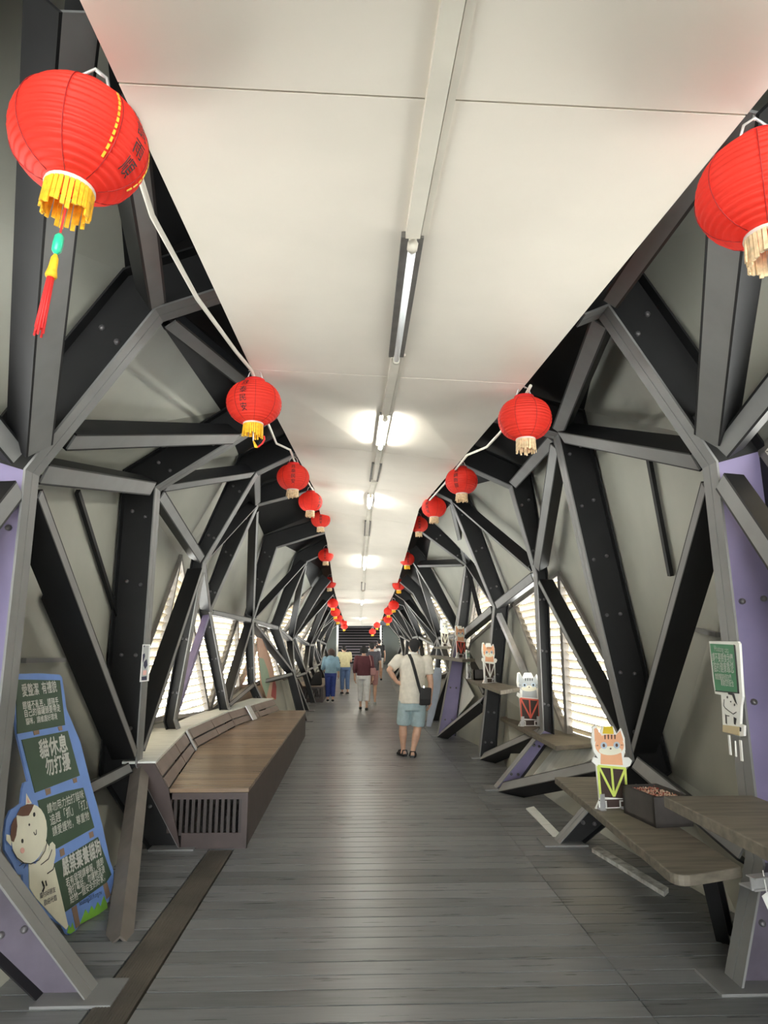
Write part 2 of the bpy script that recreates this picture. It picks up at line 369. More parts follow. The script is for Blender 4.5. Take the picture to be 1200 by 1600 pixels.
# ------------------------------------------------------------------ floor of planks
def plank_mat(name='dark_deck_planks', c0=(0.085,0.089,0.090,1), c1=(0.20,0.205,0.21,1)):
    m = bpy.data.materials.new(name); m.use_nodes = True; t = m.node_tree; b = t.nodes['Principled BSDF']
    oi = t.nodes.new('ShaderNodeNewGeometry'); c = t.nodes.new('ShaderNodeTexCoord'); mp = t.nodes.new('ShaderNodeMapping')
    mp.inputs['Scale'].default_value = (1.2, 14, 6); n = t.nodes.new('ShaderNodeTexNoise'); n.inputs['Scale'].default_value = 2.2; n.inputs['Detail'].default_value = 6
    t.links.new(c.outputs['Object'], mp.inputs[0]); t.links.new(mp.outputs[0], n.inputs['Vector'])
    a = t.nodes.new('ShaderNodeMath'); a.operation = 'MULTIPLY_ADD'; a.inputs[1].default_value = 0.5
    t.links.new(oi.outputs['Random Per Island'], a.inputs[0]); t.links.new(n.outputs['Fac'], a.inputs[2])
    r = t.nodes.new('ShaderNodeValToRGB'); r.color_ramp.elements[0].position = 0.35; r.color_ramp.elements[1].position = 1.0
    r.color_ramp.elements[0].color = c0; r.color_ramp.elements[1].color = c1
    t.links.new(a.outputs[0], r.inputs[0]); t.links.new(r.outputs[0], b.inputs['Base Color'])
    q = t.nodes.new('ShaderNodeMath'); q.operation = 'MULTIPLY_ADD'; q.inputs[1].default_value = 0.22; q.inputs[2].default_value = 0.20
    t.links.new(n.outputs['Fac'], q.inputs[0]); t.links.new(q.outputs[0], b.inputs['Roughness'])
    u = t.nodes.new('ShaderNodeBump'); u.inputs['Strength'].default_value = 0.12; u.inputs['Distance'].default_value = 0.004
    t.links.new(n.outputs['Fac'], u.inputs['Height']); t.links.new(u.outputs[0], b.inputs['Normal'])
    return m
M['deck'] = plank_mat(); M['bench_top'] = plank_mat('brown_bench_planks', (0.10,0.06,0.033,1), (0.30,0.20,0.125,1))
mb = MB(); y = -5.0
while y < 40.2:
    wd = 0.135; z0, z1 = floor_z(y), floor_z(y+wd)
    for x0, x1 in ((-2.6, -1.205), (-1.20 if y < 5.85 else -1.2, 1.30), (1.305, 2.9)):
        if x0 == -1.20 and y < 5.85: x0 = -0.995
        mb.hexa([(x0,y,z0-.04),(x1,y,z0-.04),(x1,y+wd,z1-.04),(x0,y+wd,z1-.04)], [(x0,y,z0),(x1,y,z0),(x1,y+wd,z1),(x0,y+wd,z1)])
    y += wd+0.011
mb.k = 1; mb.bx(-2.7,3.0,-5.0,25,-.09,-.045); mb.hexa([(-2.7,25,-.09),(3,25,-.09),(3,40.3,.53),(-2.7,40.3,.53)], [(-2.7,25,-.045),(3,25,-.045),(3,40.3,.575),(-2.7,40.3,.575)])
struct(mb.build('floor', [M['deck'], M['dark']]))
# ------------------------------------------------------------------ braces: channels between the ribs
BR_N = [0]
def channel(p, q, label, w=0.11, d=0.13, m='steel', trim=(0.0, 0.0), group='steel braces of the bridge', name='steel_brace', inward=0.0):
    p, q = V(p), V(q); dr = (q-p).normalized(); p = p+dr*trim[0]; q = q-dr*trim[1]
    mid = (p+q)/2; out = mid-V((.17, mid.y, 1.75)); out = (out-dr*out.dot(dr)).normalized(); sd = dr.cross(out)
    t = 0.012; b = MB(); o = out*(-inward)
    b.bar(p+out*t/2+o, q+out*t/2+o, sd, w-2*t, t)
    b.k = 1
    for s_ in (-1, 1):
        b.bar(p+out*(d+t)/2+sd*s_*(w/2-t/2)+o, q+out*(d+t)/2+sd*s_*(w/2-t/2)+o, out, d+t, t)
    BR_N[0] += 1
    return tag(b.build(name, [M[m], M[m if m != 'steel' else 'web']]), label, 'brace', group)  # steel braces get black sides: the shade is put into the colour
JN = ['ceiling edge', 'shoulder', 'waist', 'knee', 'foot']
def brace(side, i, a, j, b, **k):
    N = LEFT if side == 'left' else RIGHT
    lab = f'dark steel brace from {JN[a]} of {ORD[i]} {side} rib to {JN[b]} of {ORD[j]}'
    return channel(N[i][a], N[j][b], lab, trim=(.15, .15), **k)
channel(U(62,705,3.5), U(128,20,1.75), 'broad dark steel brace hanging behind the largest lantern to the second left rib', w=.16, d=.14)
channel(U(1104,690,3.5), U(1150,170,1.8), 'broad dark steel brace below the lantern cut by the right edge', w=.16, d=.14)
for side in ('left', 'right'):
    N = LEFT if side == 'left' else RIGHT
    brace(side, 0, 2, 1, 2, w=.11, d=.10); brace(side, 0, 3, 1, 2, w=.11, d=.10)
    brace(side, 1, 2, 2, 3, w=.09, d=.17)
    if side == 'right': brace(side, 1, 3, 2, 3)
    else: channel(N[2][3], V((-2.12,5.0,.50)), 'dark steel brace from knee of third left rib to the wall behind the cat sign', w=.09, trim=(.12,0))
    brace(side, 2, 3, 3, 2, w=.07, d=.16)
    if side == 'left': brace(side, 3, 3, 4, 2, w=.06, d=.08, m='lavender')
    else: channel(N[4][2], U(836,1098,9.35), 'pale steel brace slanting across the louvred window behind the grey cat cutout', w=.07, d=.06, m='alu', trim=(.15,0))
    if side == 'left':
        brace(side, 0, 0, 1, 1, w=.10); brace(side, 1, 1, 2, 0, w=.10)
        channel(U(112,692,3.75), N[2][1], 'dark steel brace from below shoulder of second left rib to shoulder of third', w=.12, trim=(.0,.08))
        brace(side, 1, 2, 2, 2, w=.13); brace(side, 2, 2, 3, 2); brace(side, 3, 2, 4, 2, w=.08)
        brace(side, 2, 2, 3, 1, w=.1); brace(side, 3, 1, 4, 1); brace(side, 3, 2, 4, 1, w=.08)
    else:
        brace(side, 0, 0, 1, 1, w=.10); brace(side, 1, 1, 2, 1, w=.12); brace(side, 1, 2, 2, 1, w=.13)
        brace(side, 2, 1, 3, 1, w=.12); brace(side, 2, 1, 3, 2, w=.12); brace(side, 3, 2, 4, 1, w=.10); brace(side, 3, 2, 4, 2, w=.12)
        brace(side, 2, 3, 3, 4, w=.14); brace(side, 4, 1, 5, 2, w=.1); brace(side, 4, 2, 5, 2); brace(side, 4, 3, 5, 4, w=.16); brace(side, 3, 3, 4, 4, w=.14)
    for i in range(4, 13):
        brace(side, i, 2, i+1, 2, w=.08) if not (side == 'right' and i == 4) else None
        if side == 'right' and i == 4: brace(side, 4, 2, 5, 3, w=.12); channel(RIGHT[5][2], U(747,964,11.35), 'dark steel post down the small louvred triangle beyond the fifth right rib', w=.07, d=.06, trim=(.12,0))
        elif i % 2 == 0: brace(side, i, 3, i+1, 2, w=.08); brace(side, i, 1, i+1, 2, w=.08) if not (side == 'right' and i == 4) else None
        else: brace(side, i, 2, i+1, 3, w=.08); brace(side, i, 2, i+1, 1, w=.08)
        brace(side, i, 3, i+1, 3, w=.07)
# slanted strut from the knee of the third left rib to the floor
# thin joint strips and rails on the wall panels
def strip(a, b, side, tri, label, w=.045, m='web', h=.03):
    SK = SKIN_L if side == 'left' else SKIN_R
    t = [SK[i+1][j] for i, j in tri]; n = (t[1]-t[0]).cross(t[2]-t[0]).normalized(); c = sum(t, V())/3
    if n.dot(CAM-c) < 0: n = -n
    p, q = PL(*a, t[0]+n*h, n), PL(*b, t[0]+n*h, n)
    mb = MB(); mb.bar(p, q, (q-p).cross(n), w, .03); return tag(mb.build('panel_strip', M[m]), label, 'strip', 'strips on the wall panels')
strip((121,768),(185,972),'left',[(1,2),(2,2),(2,3)],'black joint strip slanting down the big panel on the left wall')
strip((37,1032),(100,1031),'left',[(1,2),(1,3),(2,3)],'short grey rail on the panel above the cat sign', .03, 'steel')
strip((70,930),(172,1172),'left',[(1,2),(1,3),(2,3)],'black edge strip beside the long slanting brace on the left wall', .06)
strip((203,770),(186,1090),'left',[(1,2),(2,2),(2,3)],'black edge strip on the panel before the third left rib', .05)
strip((1013,712),(1048,900),'right',[(1,2),(2,2),(2,3)],'black joint strip down the big panel on the right wall')
strip((1078,981),(1122,992),'right',[(1,2),(1,3),(2,3)],'short grey rail on the panel above the green sign', .03, 'steel')
strip((1095,905),(1018,1150),'right',[(1,2),(1,3),(2,3)],'black edge strip beside the long slanting brace on the right wall', .06)
strip((915,700),(990,1080),'right',[(1,2),(2,2),(2,3)],'black edge strip on the panel before the third right rib', .05)
channel(LEFT[2][3]+V((.05,0,-.02)), V((-1.28,4.19,0.0)), 'brown steel strut standing between the green cat sign and the bench end', w=.10, d=.10, m='steel_brown', inward=.0)
# metal cover strip let into the floor
mb = MB(); mb.bx(-1.19,-1.005,-1.2,5.86,-.02,.006)
for k in range(12): mb.bx(-1.18+k*.0145,-1.172+k*.0145,-1.2,5.86,.006,.0085)
tag(mb.build('floor_cover_strip', M['strip']), 'worn ribbed metal strip let into the floor, running to the bench', 'floor strip')
# right foot plates and white kerb lines beside the window bay
# ------------------------------------------------------------------ end of the bridge: stairs
st = thing('staircase', 'dark steps with pale edges rising at the far end of the bridge', 'stairs', (-.05,40,.62))
for k in range(13):
    z = .62+k*.165; y = 40+k*.29
    b = MB(); b.bx(-1.55,1.6,y,y+.32,z,z+.135); o = b.build('tread', M['stair'], st)
    b = MB(); b.bx(-1.55,1.6,y-.012,y+.03,z+.135,z+.165); b.build('nosing', M['nosing'], o)
mb = MB(); mb.bx(-3.5,3.5,44,44.1,0,7); mb.bx(-3.5,-3.4,39.6,44,0,7); mb.bx(3.4,3.5,39.6,44,0,7); mb.bx(-3.5,3.5,39.6,44,4.6,4.7); mb.bx(-3.5,3.5,39.9,40.02,2.8,5); struct(mb.build('wall_end', M['black']))
mb = MB(); mb.bx(-3.4,-1.32,39.3,39.4,.5,2.75); mb.bx(1.3,3.4,39.3,39.4,.5,2.75); struct(mb.build('wall_end_side', M['glassdark']))
mb = MB(); mb.bx(-1.33,-1.22,39.25,39.42,.55,2.78); mb.bx(1.14,1.24,39.25,39.42,.55,2.78); struct(mb.build('trim_1', M['white']))
# ------------------------------------------------------------------ tube lamps and trunking along the ceiling
def mid_at(px, py): return ceil_at(px, py)
FIX = [((645,362),(619,552),0), ((602,644),(594,693),1), ((589,722),(584,750),2), ((579,770),(577,789),1), ((575,810),(573,838),2), ((571,866),(569,888),1), ((568,905),(567,925),2), ((566,934),(565,945),1), ((563,962),(563,969),1)]
lab = {0: 'unlit white tube lamp in its dark holder, nearest on the ceiling', 1: 'glowing white tube lamp, {} lit one along the ceiling line', 2: 'empty dark tube holder, {} one without a tube along the ceiling line'}
cnt = {1: 0, 2: 0}; ends = []
for a, b, kind in FIX:
    p, q = mid_at(*a), mid_at(*b); d = (q-p).normalized(); sd = d.cross(V((0,0,1))).normalized(); up = sd.cross(d).normalized()
    if up.z < 0: up = -up
    if (q-p).length > 1.35: m_ = (p+q)/2; p, q = m_-d*.62, m_+d*.62
    ends.append((p, q))
    if kind: cnt[kind] += 1
    L_ = lab[kind].format(ORD[cnt[kind]-1]) if kind else lab[0]
    t = thing('tube_lamp', L_, 'ceiling lamp', tuple((p+q)/2), 'tube lamps on the ceiling')
    dn = -up
    if kind == 2:
        b_ = MB()
        for s_ in (-.045, .045): b_.bar(p+sd*s_+dn*.012, q+sd*s_+dn*.012, sd, .02, .022)
        b_.bar(p-sd*.05+dn*.012, p+sd*.05+dn*.012, d, .02, .022); b_.build('holder', M['holder'], t)
    else:
        b_ = MB(); b_.bar(p+dn*.012, q+dn*.012, sd, .085, .024); b_.build('holder', M['holder'], t)
        b_ = MB(); b_.tube([p+d*.03+dn*.05, q-d*.03+dn*.05], .016, 12); b_.build('tube', M['tube_on'] if kind == 1 else M['tube_off'], t)
        for e_, s_ in ((p, 1), (q, -1)):
            b_ = MB(); b_.tube([e_+dn*.05, e_+d*s_*.035+dn*.05], .021, 10); b_.bar(e_+d*s_*.015+dn*.02, e_+d*s_*.015+dn*.052, sd, .03, .03); b_.build('socket', M['socket'], t)
prev = ceil_mid(-4.9); tr = thing('cable_trunking', 'cream cable trunking running along the middle of the ceiling between the lamps', 'cable trunking', tuple(ceil_mid(2)))
for p, q in ends + [(ceil_mid(39.5), None)]:
    b_ = MB(); n = max(1, round((p-prev).length/1.2)); pts = []
    for k in range(n+1):
        x = prev.lerp(p, k/n); y_ = min(x.y, 39.9); l, r = ceil(y_); tt = (x.x-l.x)/(r.x-l.x); pts.append(V((x.x, x.y, l.z+(r.z-l.z)*tt)))
    for k in range(n): b_.bar(pts[k]+V((0,0,-.014)), pts[k+1]+V((0,0,-.014)), (1,0,0), .055, .03); b_.bar(pts[k]+V((.043,0,-.008)), pts[k+1]+V((.043,0,-.008)), (1,0,0), .022, .016)
    b_.build('trunking_length', M['ceil_trim'], tr)
    prev = q
# ------------------------------------------------------------------ lanterns
def lantern_body_mesh(D, fine=True):
    prof = []; n = 108 if fine else 36; H = D*.80
    for i in range(n+1):
        t = i/n; a = -math.pi/2*.86+math.pi*.86*t
        r = D/2*(abs(math.cos(a))**.82); r += D*(.020*abs(math.sin(math.pi*t*18))-.013) if fine else 0; prof.append((r, H/2*math.sin(a)/math.sin(math.pi/2*.86)))
    return prof
def P_on(D, phi, h):                    # a point on the paper skin
    H = D*.80; s_ = max(-1, min(1, h/(H/2)*math.sin(math.pi/2*.86))); a = math.asin(s_)
    r = D/2*(abs(math.cos(a))**.82)+D*.012; return V((r*math.cos(phi), r*math.sin(phi), h))
GL = {}
def lantern(c, D, label, group, text=None, phi=None, detail=2, fringe='fringe', tilt=0.0, hang=None, pendant=None, gold=True, bodymat='lantern'):
    t = thing('paper_lantern', label, 'lantern', (0,0,0), group)
    parts = []
    b = MB(); b.lathe(lantern_body_mesh(D, detail > 0), 40 if detail else 20, cap=False); parts.append(b.build('paper_body', M[bodymat], t))
    b = MB(); h = D*.40; b.lathe([(D*.185,h-.01),(D*.195,h+D*.02),(D*.185,h+D*.055),(D*.165,h+D*.055),(D*.165,h-.01)], 24, cap=False); parts.append(b.build('top_ring', M['lantern_ring'], t))
    b = MB(); b.lathe([(D*.18,-h+.008),(D*.19,-h-.006),(D*.17,-h-.012),(D*.165,-h+.004)], 24, cap=False); parts.append(b.build('bottom_ring', M['ring_white'], t))
    b = MB(); n = 30 if detail else 12; r0 = D*.175
    for k in range(n):
        a = 2*math.pi*k/n; l = D*(.20+.07*rnd.random()); e = V((math.cos(a), math.sin(a), 0))
        b.bar(e*r0+V((0,0,-h)), e*(r0+.006*rnd.uniform(-1,1.5))+V((0,0,-h-l)), (-e.y,e.x,0), 2*math.pi*r0/n*.82, .005)
    parts.append(b.build('fringe', M[fringe], t))
    if detail:                          # the eight seams
        b = MB()
        for k in range(8):
            a = 2*math.pi*k/8+.2; pts = [P_on(D, a, x*D*.40-.001)*.997 for x in [-.97+.1*q for q in range(20)]]
            b.tube(pts, D*.004, 4)
        parts.append(b.build('seam', M['lantern_seam'], t))
    if text:
        b = MB(); hs = D*.135
        for k, chh in enumerate(text):
            if chh not in GL: GL[chh] = glyphs(chh, 1.0, .006)
            vs, fs = GL[chh]; zc = D*(.235-.155*k); b.add([P_on(D, phi+x*hs/(D*.47), zc+y*hs) for x, y in vs], fs)
        parts.append(b.build('lettering', M['black'], t))
    if gold and detail == 2 and pendant == 1:
        b = MB()
        for da in (-.5, .5) if phi is not None else ():
            for k in range(11):
                z = D*(.25-.05*k); p = P_on(D, phi+da, z); q = P_on(D, phi+da, z-D*.035); b.bar(p, q, (-math.sin(phi+da), math.cos(phi+da), 0), D*.018, .002)
        if b.v: parts.append(b.build('gold_stripe', M['gold'], t))
    if pendant:
        z = -h-.01
        if pendant == 1:
            b = MB(); b.tube([V((0,0,z+.05)), V((0,0,z-.13))], .003, 6); parts.append(b.build('cord', M['tassel_red'], t))
            b = MB(); b.lathe([(.004,z-.125),(.012,z-.135),(.013,z-.155),(.012,z-.175),(.004,z-.185)], 12); parts.append(b.build('bead', M['bead_green'], t))
            b = MB(); b.lathe([(.004,z-.185),(.009,z-.195),(.011,z-.225),(.015,z-.245),(.013,z-.25)], 12); parts.append(b.build('knot', M['fringe'], t))
            b = MB()
            for k in range(10): a = k*.63; b.tube([V((.006*math.cos(a),.006*math.sin(a),z-.245)), V((.010*math.cos(a),.010*math.sin(a),z-.39-.01*(k%3)))], .003, 5)
            parts.append(b.build('tassel', M['tassel_red'], t))
        else:
            b = MB(); b.tube([V((0,0,z+.03)), V((0.004,0,z-.10)), V((.02,0,z-.135))], .004, 6); parts.append(b.build('cord', M['white'], t))
            b = MB(); b.tube([V((.005,0,z-.10)), V((.022,0,z-.14)), V((.034,0,z-.143))], [.004,.010,.006], 8); parts.append(b.build('knot', M['fringe'], t))
            b = MB(); b.tube([V((.034,0,z-.143)), V((.06,0,z-.12)), V((.075,0,z-.09)), V((.068,0,z-.07))], .006, 6); parts.append(b.build('tassel', M['tassel_red'], t))
    top = V((0,0,h+D*.055)); c = V(c)
    b = MB(); hk = (Matrix.Rotation(-tilt, 3, 'Y') @ (V(hang)-c)) if hang is not None else V((0,0,.3))
    b.tube([top+V((-D*.16,0,-.01)), top+V((-D*.10,0,.05)), top+V((0,0,.075)), top+V((D*.10,0,.05)), top+V((D*.16,0,-.01))], .004 if detail else .006, 6)
    b.tube([top+V((0,0,.07)), hk], .004 if detail else .006, 6)
    parts.append(b.build('hanging_wire', M['wire'], t))
    t.location = c; t.rotation_euler = (0, tilt, 0)
    for o in parts: o.matrix_parent_inverse = Matrix.Identity(4)
    return t
LD = 0.34
LANL = [((125,222),1.80,0), ((397,630),None,84), ((458,746),None,50), ((485,784),None,37), ((501,812),None,30), ((509,868),None,24), ((515,911),None,20), ((520,943),None,17), ((524,957),None,15.5), ((528,966),None,14), ((536,960),None,10), ((537,973),None,9), ((538,979),None,9)]
LANR = [((1193,298),1.86,0), ((820,655),None,82), ((721,752),None,50), ((678,793),None,38), ((654,820),None,29), ((636,874),None,23.5), ((623,914),None,20), ((615,946),None,17), ((607,955),None,15), ((606,968),None,14), ((596,962),None,11), ((589,977),None,10), ((582,987),None,9)]
PH = ['國泰民安', '風調雨順']
for side, LL in (('left', LANL), ('right', LANR)):
    for k, (pc, dep, dpx) in enumerate(LL):
        dd = dep if dep else min(34.0, LD*F/dpx)
        c = CAM+ray(*pc)*(dd/F); l, r = ceil(min(c.y, 39.5)); e = l if side == 'left' else r
        hang = V((e.x+(-.03 if side == 'left' else .03), c.y+.02, e.z+.015))
        if hang.z < c.z+.2: hang.z = c.z+.24
        toc = math.atan2(-c.y, -c.x)
        L_ = f'red paper lantern on the {side} ceiling edge, {ORD[k]} one counted from the near end'
        if side == 'left' and k == 0: L_ = 'largest red paper lantern, with gold fringe and long red tassel, top left'
        if side == 'right' and k == 0: L_ = 'large red paper lantern cut by the right edge of the photo'
        if side == 'left' and k == 1: L_ = 'red paper lantern with yellow fringe and black lettering, second along the left ceiling edge'
        if side == 'right' and k == 1: L_ = 'red paper lantern with pale ragged fringe, second along the right ceiling edge'
        kw = {}
        if side == 'left':
            kw = [dict(text=PH[1], phi=toc+.98, tilt=.10, pendant=1), dict(text=PH[0], phi=toc-.42, pendant=2), dict(text=PH[0], phi=toc+.0, fringe='fringe_pale'), dict(text=PH[1], phi=toc+.9, fringe='fringe_pale'), dict(text=PH[0], phi=toc, fringe='fringe_pale')][k] if k < 5 else dict(text=PH[0], phi=toc+.1*k-.6, fringe='fringe_pale') if k < 7 else {}
        else:
            kw = [dict(text=PH[1], phi=toc+.55, fringe='fringe_pale'), dict(fringe='fringe_pale'), dict(text=PH[1], phi=toc-.35, fringe='fringe_pale'), dict(text=PH[0], phi=toc-.6, fringe='fringe_pale'), dict(text=PH[1], phi=toc+.1, fringe='fringe_pale')][k] if k < 5 else dict(text=PH[0], phi=toc+.15, fringe='fringe') if k < 7 else {}
        lantern(c, LD, L_, 'red lanterns along the ceiling edges', detail=2 if k < 5 else 1 if k < 7 else 0, hang=hang, **kw)
# cords that link the lanterns
def cord(side, pxs):
    pts = []
    for px, py, off in pxs:
        p = ceil_at(px, py); pts.append(p+V((off*(-1 if side == 'left' else 1), 0, -.02)))
    out = []
    for i in range(len(pts)-1):
        for k in range(6):
            t = k/6; out.append(pts[i].lerp(pts[i+1], t))
    out.append(pts[-1]); b = MB(); b.tube(out, .011, 8)
    return tag(b.build('electric_cord', M['cord']), f'white electric cord sagging between lanterns along the {side} ceiling edge', 'cord')
cord('left', [(205,170,.03),(262,330,.055),(325,460,.05),(375,545,.02),(396,574,.01),(425,650,.05),(440,690,.05),(455,700,.01),(462,716,.02),(492,765,.02)])
cord('right', [(824,598,.02),(785,650,.08),(750,695,.06),(728,708,.01),(690,752,.04),(660,790,.02)])
# ------------------------------------------------------------------ long bench on the left
def bench(path, xr, z, label, group, tread=0.095, front=True):
    # path: seat's wall-side edge [(x, y)], xr: aisle edge x at each end
    y0, y1 = path[0][1], path[-1][1]
    t = thing('long_bench', label, 'bench', (xr[0], y0, 0), group)
    def left(y):
        for (xa, ya), (xb, yb) in zip(path, path[1:]):
            if y <= yb+1e-6: return xa+(xb-xa)*(y-ya)/(yb-ya)
        return path[-1][0]
    def right(y): return xr[0]+(xr[1]-xr[0])*(y-y0)/(y1-y0)
    b = MB(); y = y0
    while y < y1-.02:
        e = min(y+tread-.010, y1)
        b.hexa([(left(y),y,z-.03),(right(y),y,z-.03),(right(e),e,z-.03),(left(e),e,z-.03)], [(left(y),y,z),(right(y),y,z),(right(e),e,z),(left(e),e,z)]); y += tread
    b.build('seat', M['bench_top'], t)
    b = MB(); y = y0                    # board front along the aisle
    while y < y1-.02:
        e = min(y+.14-.004, y1)
        b.hexa([(right(y)-.03,y,0),(right(y)-.005,y,0),(right(e)-.005,e,0),(right(e)-.03,e,0)], [(right(y)-.03,y,z-.03),(right(y)-.005,y,z-.03),(right(e)-.005,e,z-.03),(right(e)-.03,e,z-.03)]); y += .14
    b.build('front_boards', M['bench_side'], t)
    xl, xq = left(y0), right(y0); b = MB()   # end frame with upright slats
    b.bx(xl,xq,y0-.02,y0+.02,z-.08,z-.03); b.bx(xl+.12,xq,y0-.02,y0+.02,0,.12); b.bx(xq-.05,xq,y0-.022,y0+.02,0,z-.03); b.bx(xl,xl+.03,y0-.02,y0+.02,.12,z-.03)
    b.build('end_frame', M['bench_side'], t)
    n = 12
    for k in range(n):
        xx = xl+.06+(xq-xl-.12)*k/(n-1); b = MB(); b.bx(xx-.0125,xx+.0125,y0-.012,y0+.012,.10,z-.07); b.build('end_slat', M['bench_slat'], t)
    off = [(0,0), (-.055,.09), (-.125,.2)]   # back: two boards leaning outwards
    for r in range(2):
        for (xa, ya), (xb, yb) in zip(path, path[1:]):
            n = 2 if yb-ya > 1.5 else 1
            for q in range(n):
                ta, tb = q/n+.006, (q+1)/n-.006
                A = V((xa+(xb-xa)*ta, ya+(yb-ya)*ta, z)); B = V((xa+(xb-xa)*tb, ya+(yb-ya)*tb, z))
                lo = V((off[r][0]-.006, 0, off[r][1]+.012)); hi = V((off[r+1][0]+.003, 0, off[r+1][1]-.004)); th = V((-.022,0,-.012))
                m = MB(); m.hexa([A+lo, B+lo, B+lo+th, A+lo+th], [A+hi, B+hi, B+hi+th, A+hi+th]); m.build('back_board', M['bench_back'], t)
    m = MB(); o = V((0,0,z)); A = V((xl,y0,z)); th = V((0,.03,0))
    m.prism([A+V((0,-.03,-.005)), A+V((-.13,-.03,.2)), A+V((-.27,-.03,.2)), A+V((-.27,-.03,.18)), A+V((.1,-.03,-z+.02)), A+V((.12,-.03,-z))], th); m.build('end_panel', M['bench_side'], t)
    m = MB()                            # ledge behind the back
    for (xa, ya), (xb, yb) in zip(path, path[1:]):
        m.hexa([(xa-.125,ya,z+.195),(xb-.125,yb,z+.195),(xb-.52,yb,z+.195),(xa-.40,ya,z+.195)], [(xa-.125,ya,z+.215),(xb-.125,yb,z+.215),(xb-.52,yb,z+.215),(xa-.40,ya,z+.215)])
    m.build('ledge', M['pale_ledge'], t)
    return t, left
t, left = bench([(-1.55,5.95),(-1.86,8.3),(-1.80,10.4),(-1.45,12.9)], (-.905,-.975), .455, 'long brown slatted bench along the left windows, with low board back', None)
for yy in (8.0, 11.2):
    x = left(yy); m = MB(); a = V((x+.012,yy-.05,.462)); b_ = V((x-.115,yy-.05,.675)); w_ = V((-.035 if yy < 9 else .04,.16,0)); n = V((.012,0,.007))
    m.hexa([a, b_, b_+w_, a+w_], [a+n, b_+n, b_+w_+n, a+w_+n]); m.build('metal_strap', M['alu'], t)
t2, left2 = bench([(-1.66,20.45),(-1.9,22.2),(-1.6,25.5)], (-1.06,-1.06), .47, 'far dark bench on the left beside the woman in the blue jacket', None)
# ------------------------------------------------------------------ plank shelves on the right
def plank(pts, z, label, th=.05, name='plank_shelf', m='timber', rnd_end=False):
    poly = [V((x, y, z-th)) for x, y in pts]
    b = MB(); b.prism(poly, (0,0,th)); return tag(b.build(name, M[m], bevel=.006), label, 'shelf', 'plank shelves along the right wall')
def round_end(p0, p1, p2, p3, r=.12):   # quad with its near-left corner rounded (p0)
    a, b, c = V((*p3,0)), V((*p0,0)), V((*p1,0)); u_ = (a-b).normalized()*r; w_ = (c-b).normalized()*r; out = []
    for k in range(7):
        t = k/6; out.append(tuple(((b+u_)*(1-t)**2+b*2*t*(1-t)+(b+w_)*t*t)[:2]))
    return out+[p1, p2, p3]
plank(round_end((1.47,3.36),(1.86,3.5),(1.99,5.82),(1.60,5.82)), .55, 'near low plank shelf holding the orange cat cutout and the planter box')
plank(round_end((1.43,.9),(1.86,.9),(1.86,3.34),(1.43,3.34)), .91, 'high brown plank counter running out of the photo at right', name='plank_counter')
plank([(2.015,7.23),(2.6,7.45),(2.55,10.3),(2.03,10.12)], .60, 'plank shelf under the large louvred window holding the grey cat cutout')
plank([(1.656,8.18),(2.03,8.80),(1.97,11.0),(1.72,11.04)], 1.09, 'plank shelf beyond the second right rib, with small dark box on it')
plank([(1.62,10.92),(1.90,11.4),(1.76,15.8),(1.53,15.8)], 1.40, 'thin plank shelf holding the orange and white cat cutout')
plank([(1.78,13.9),(2.25,13.9),(2.2,16.3),(1.75,16.3)], 1.595, 'highest small plank shelf holding the cream cat cutout')
b = MB(); b.bar((1.80,3.36,.505),(1.985,3.40,.505),(0,1,0),.10,.008); b.bar((1.80,3.325,.53),(1.985,3.365,.53),(0,0,1),.055,.008); b.bar((1.80,3.32,.56),(1.99,3.36,.56),(0,1,0),.06,.006)
tag(b.build('angle_bracket', M['alu']), 'bright metal angle bracket carrying the near low shelf at the right post', 'bracket')
b = MB(); b.bar((1.72,3.30,.835),(1.93,3.30,.835),(0,1,0),.10,.008); b.bar((1.72,3.26,.80),(1.93,3.26,.80),(0,0,1),.07,.008)
tag(b.build('angle_bracket', M['alu']), 'metal angle bracket under the far end of the high plank counter', 'bracket')
channel((1.78,3.75,.50), (2.02,4.12,0.0), 'dark steel strut slanting from the near low shelf to the floor', w=.09, d=.06, m='steel', name='steel_strut')
# ------------------------------------------------------------------ white strips on the floor at the right windows and right foot
b = MB(); p = [G(*q) for q in ((822,1265),(834,1262),(878,1308),(868,1312))]; b.prism([V((q.x,q.y,.002)) for q in p], (0,0,.012)); tag(b.build('kerb_plate', M['pale_ledge']), 'pale narrow floor plate beside the foot of the third right rib', 'floor plate')
b = MB(); p = [G(*q) for q in ((925,1332),(935,1328),(1045,1395),(1038,1402))]; b.prism([V((q.x,q.y,.002)) for q in p], (0,0,.03)); tag(b.build('kerb_plate', M['chipped']), 'chipped white kerb plate under the near low shelf', 'floor plate')
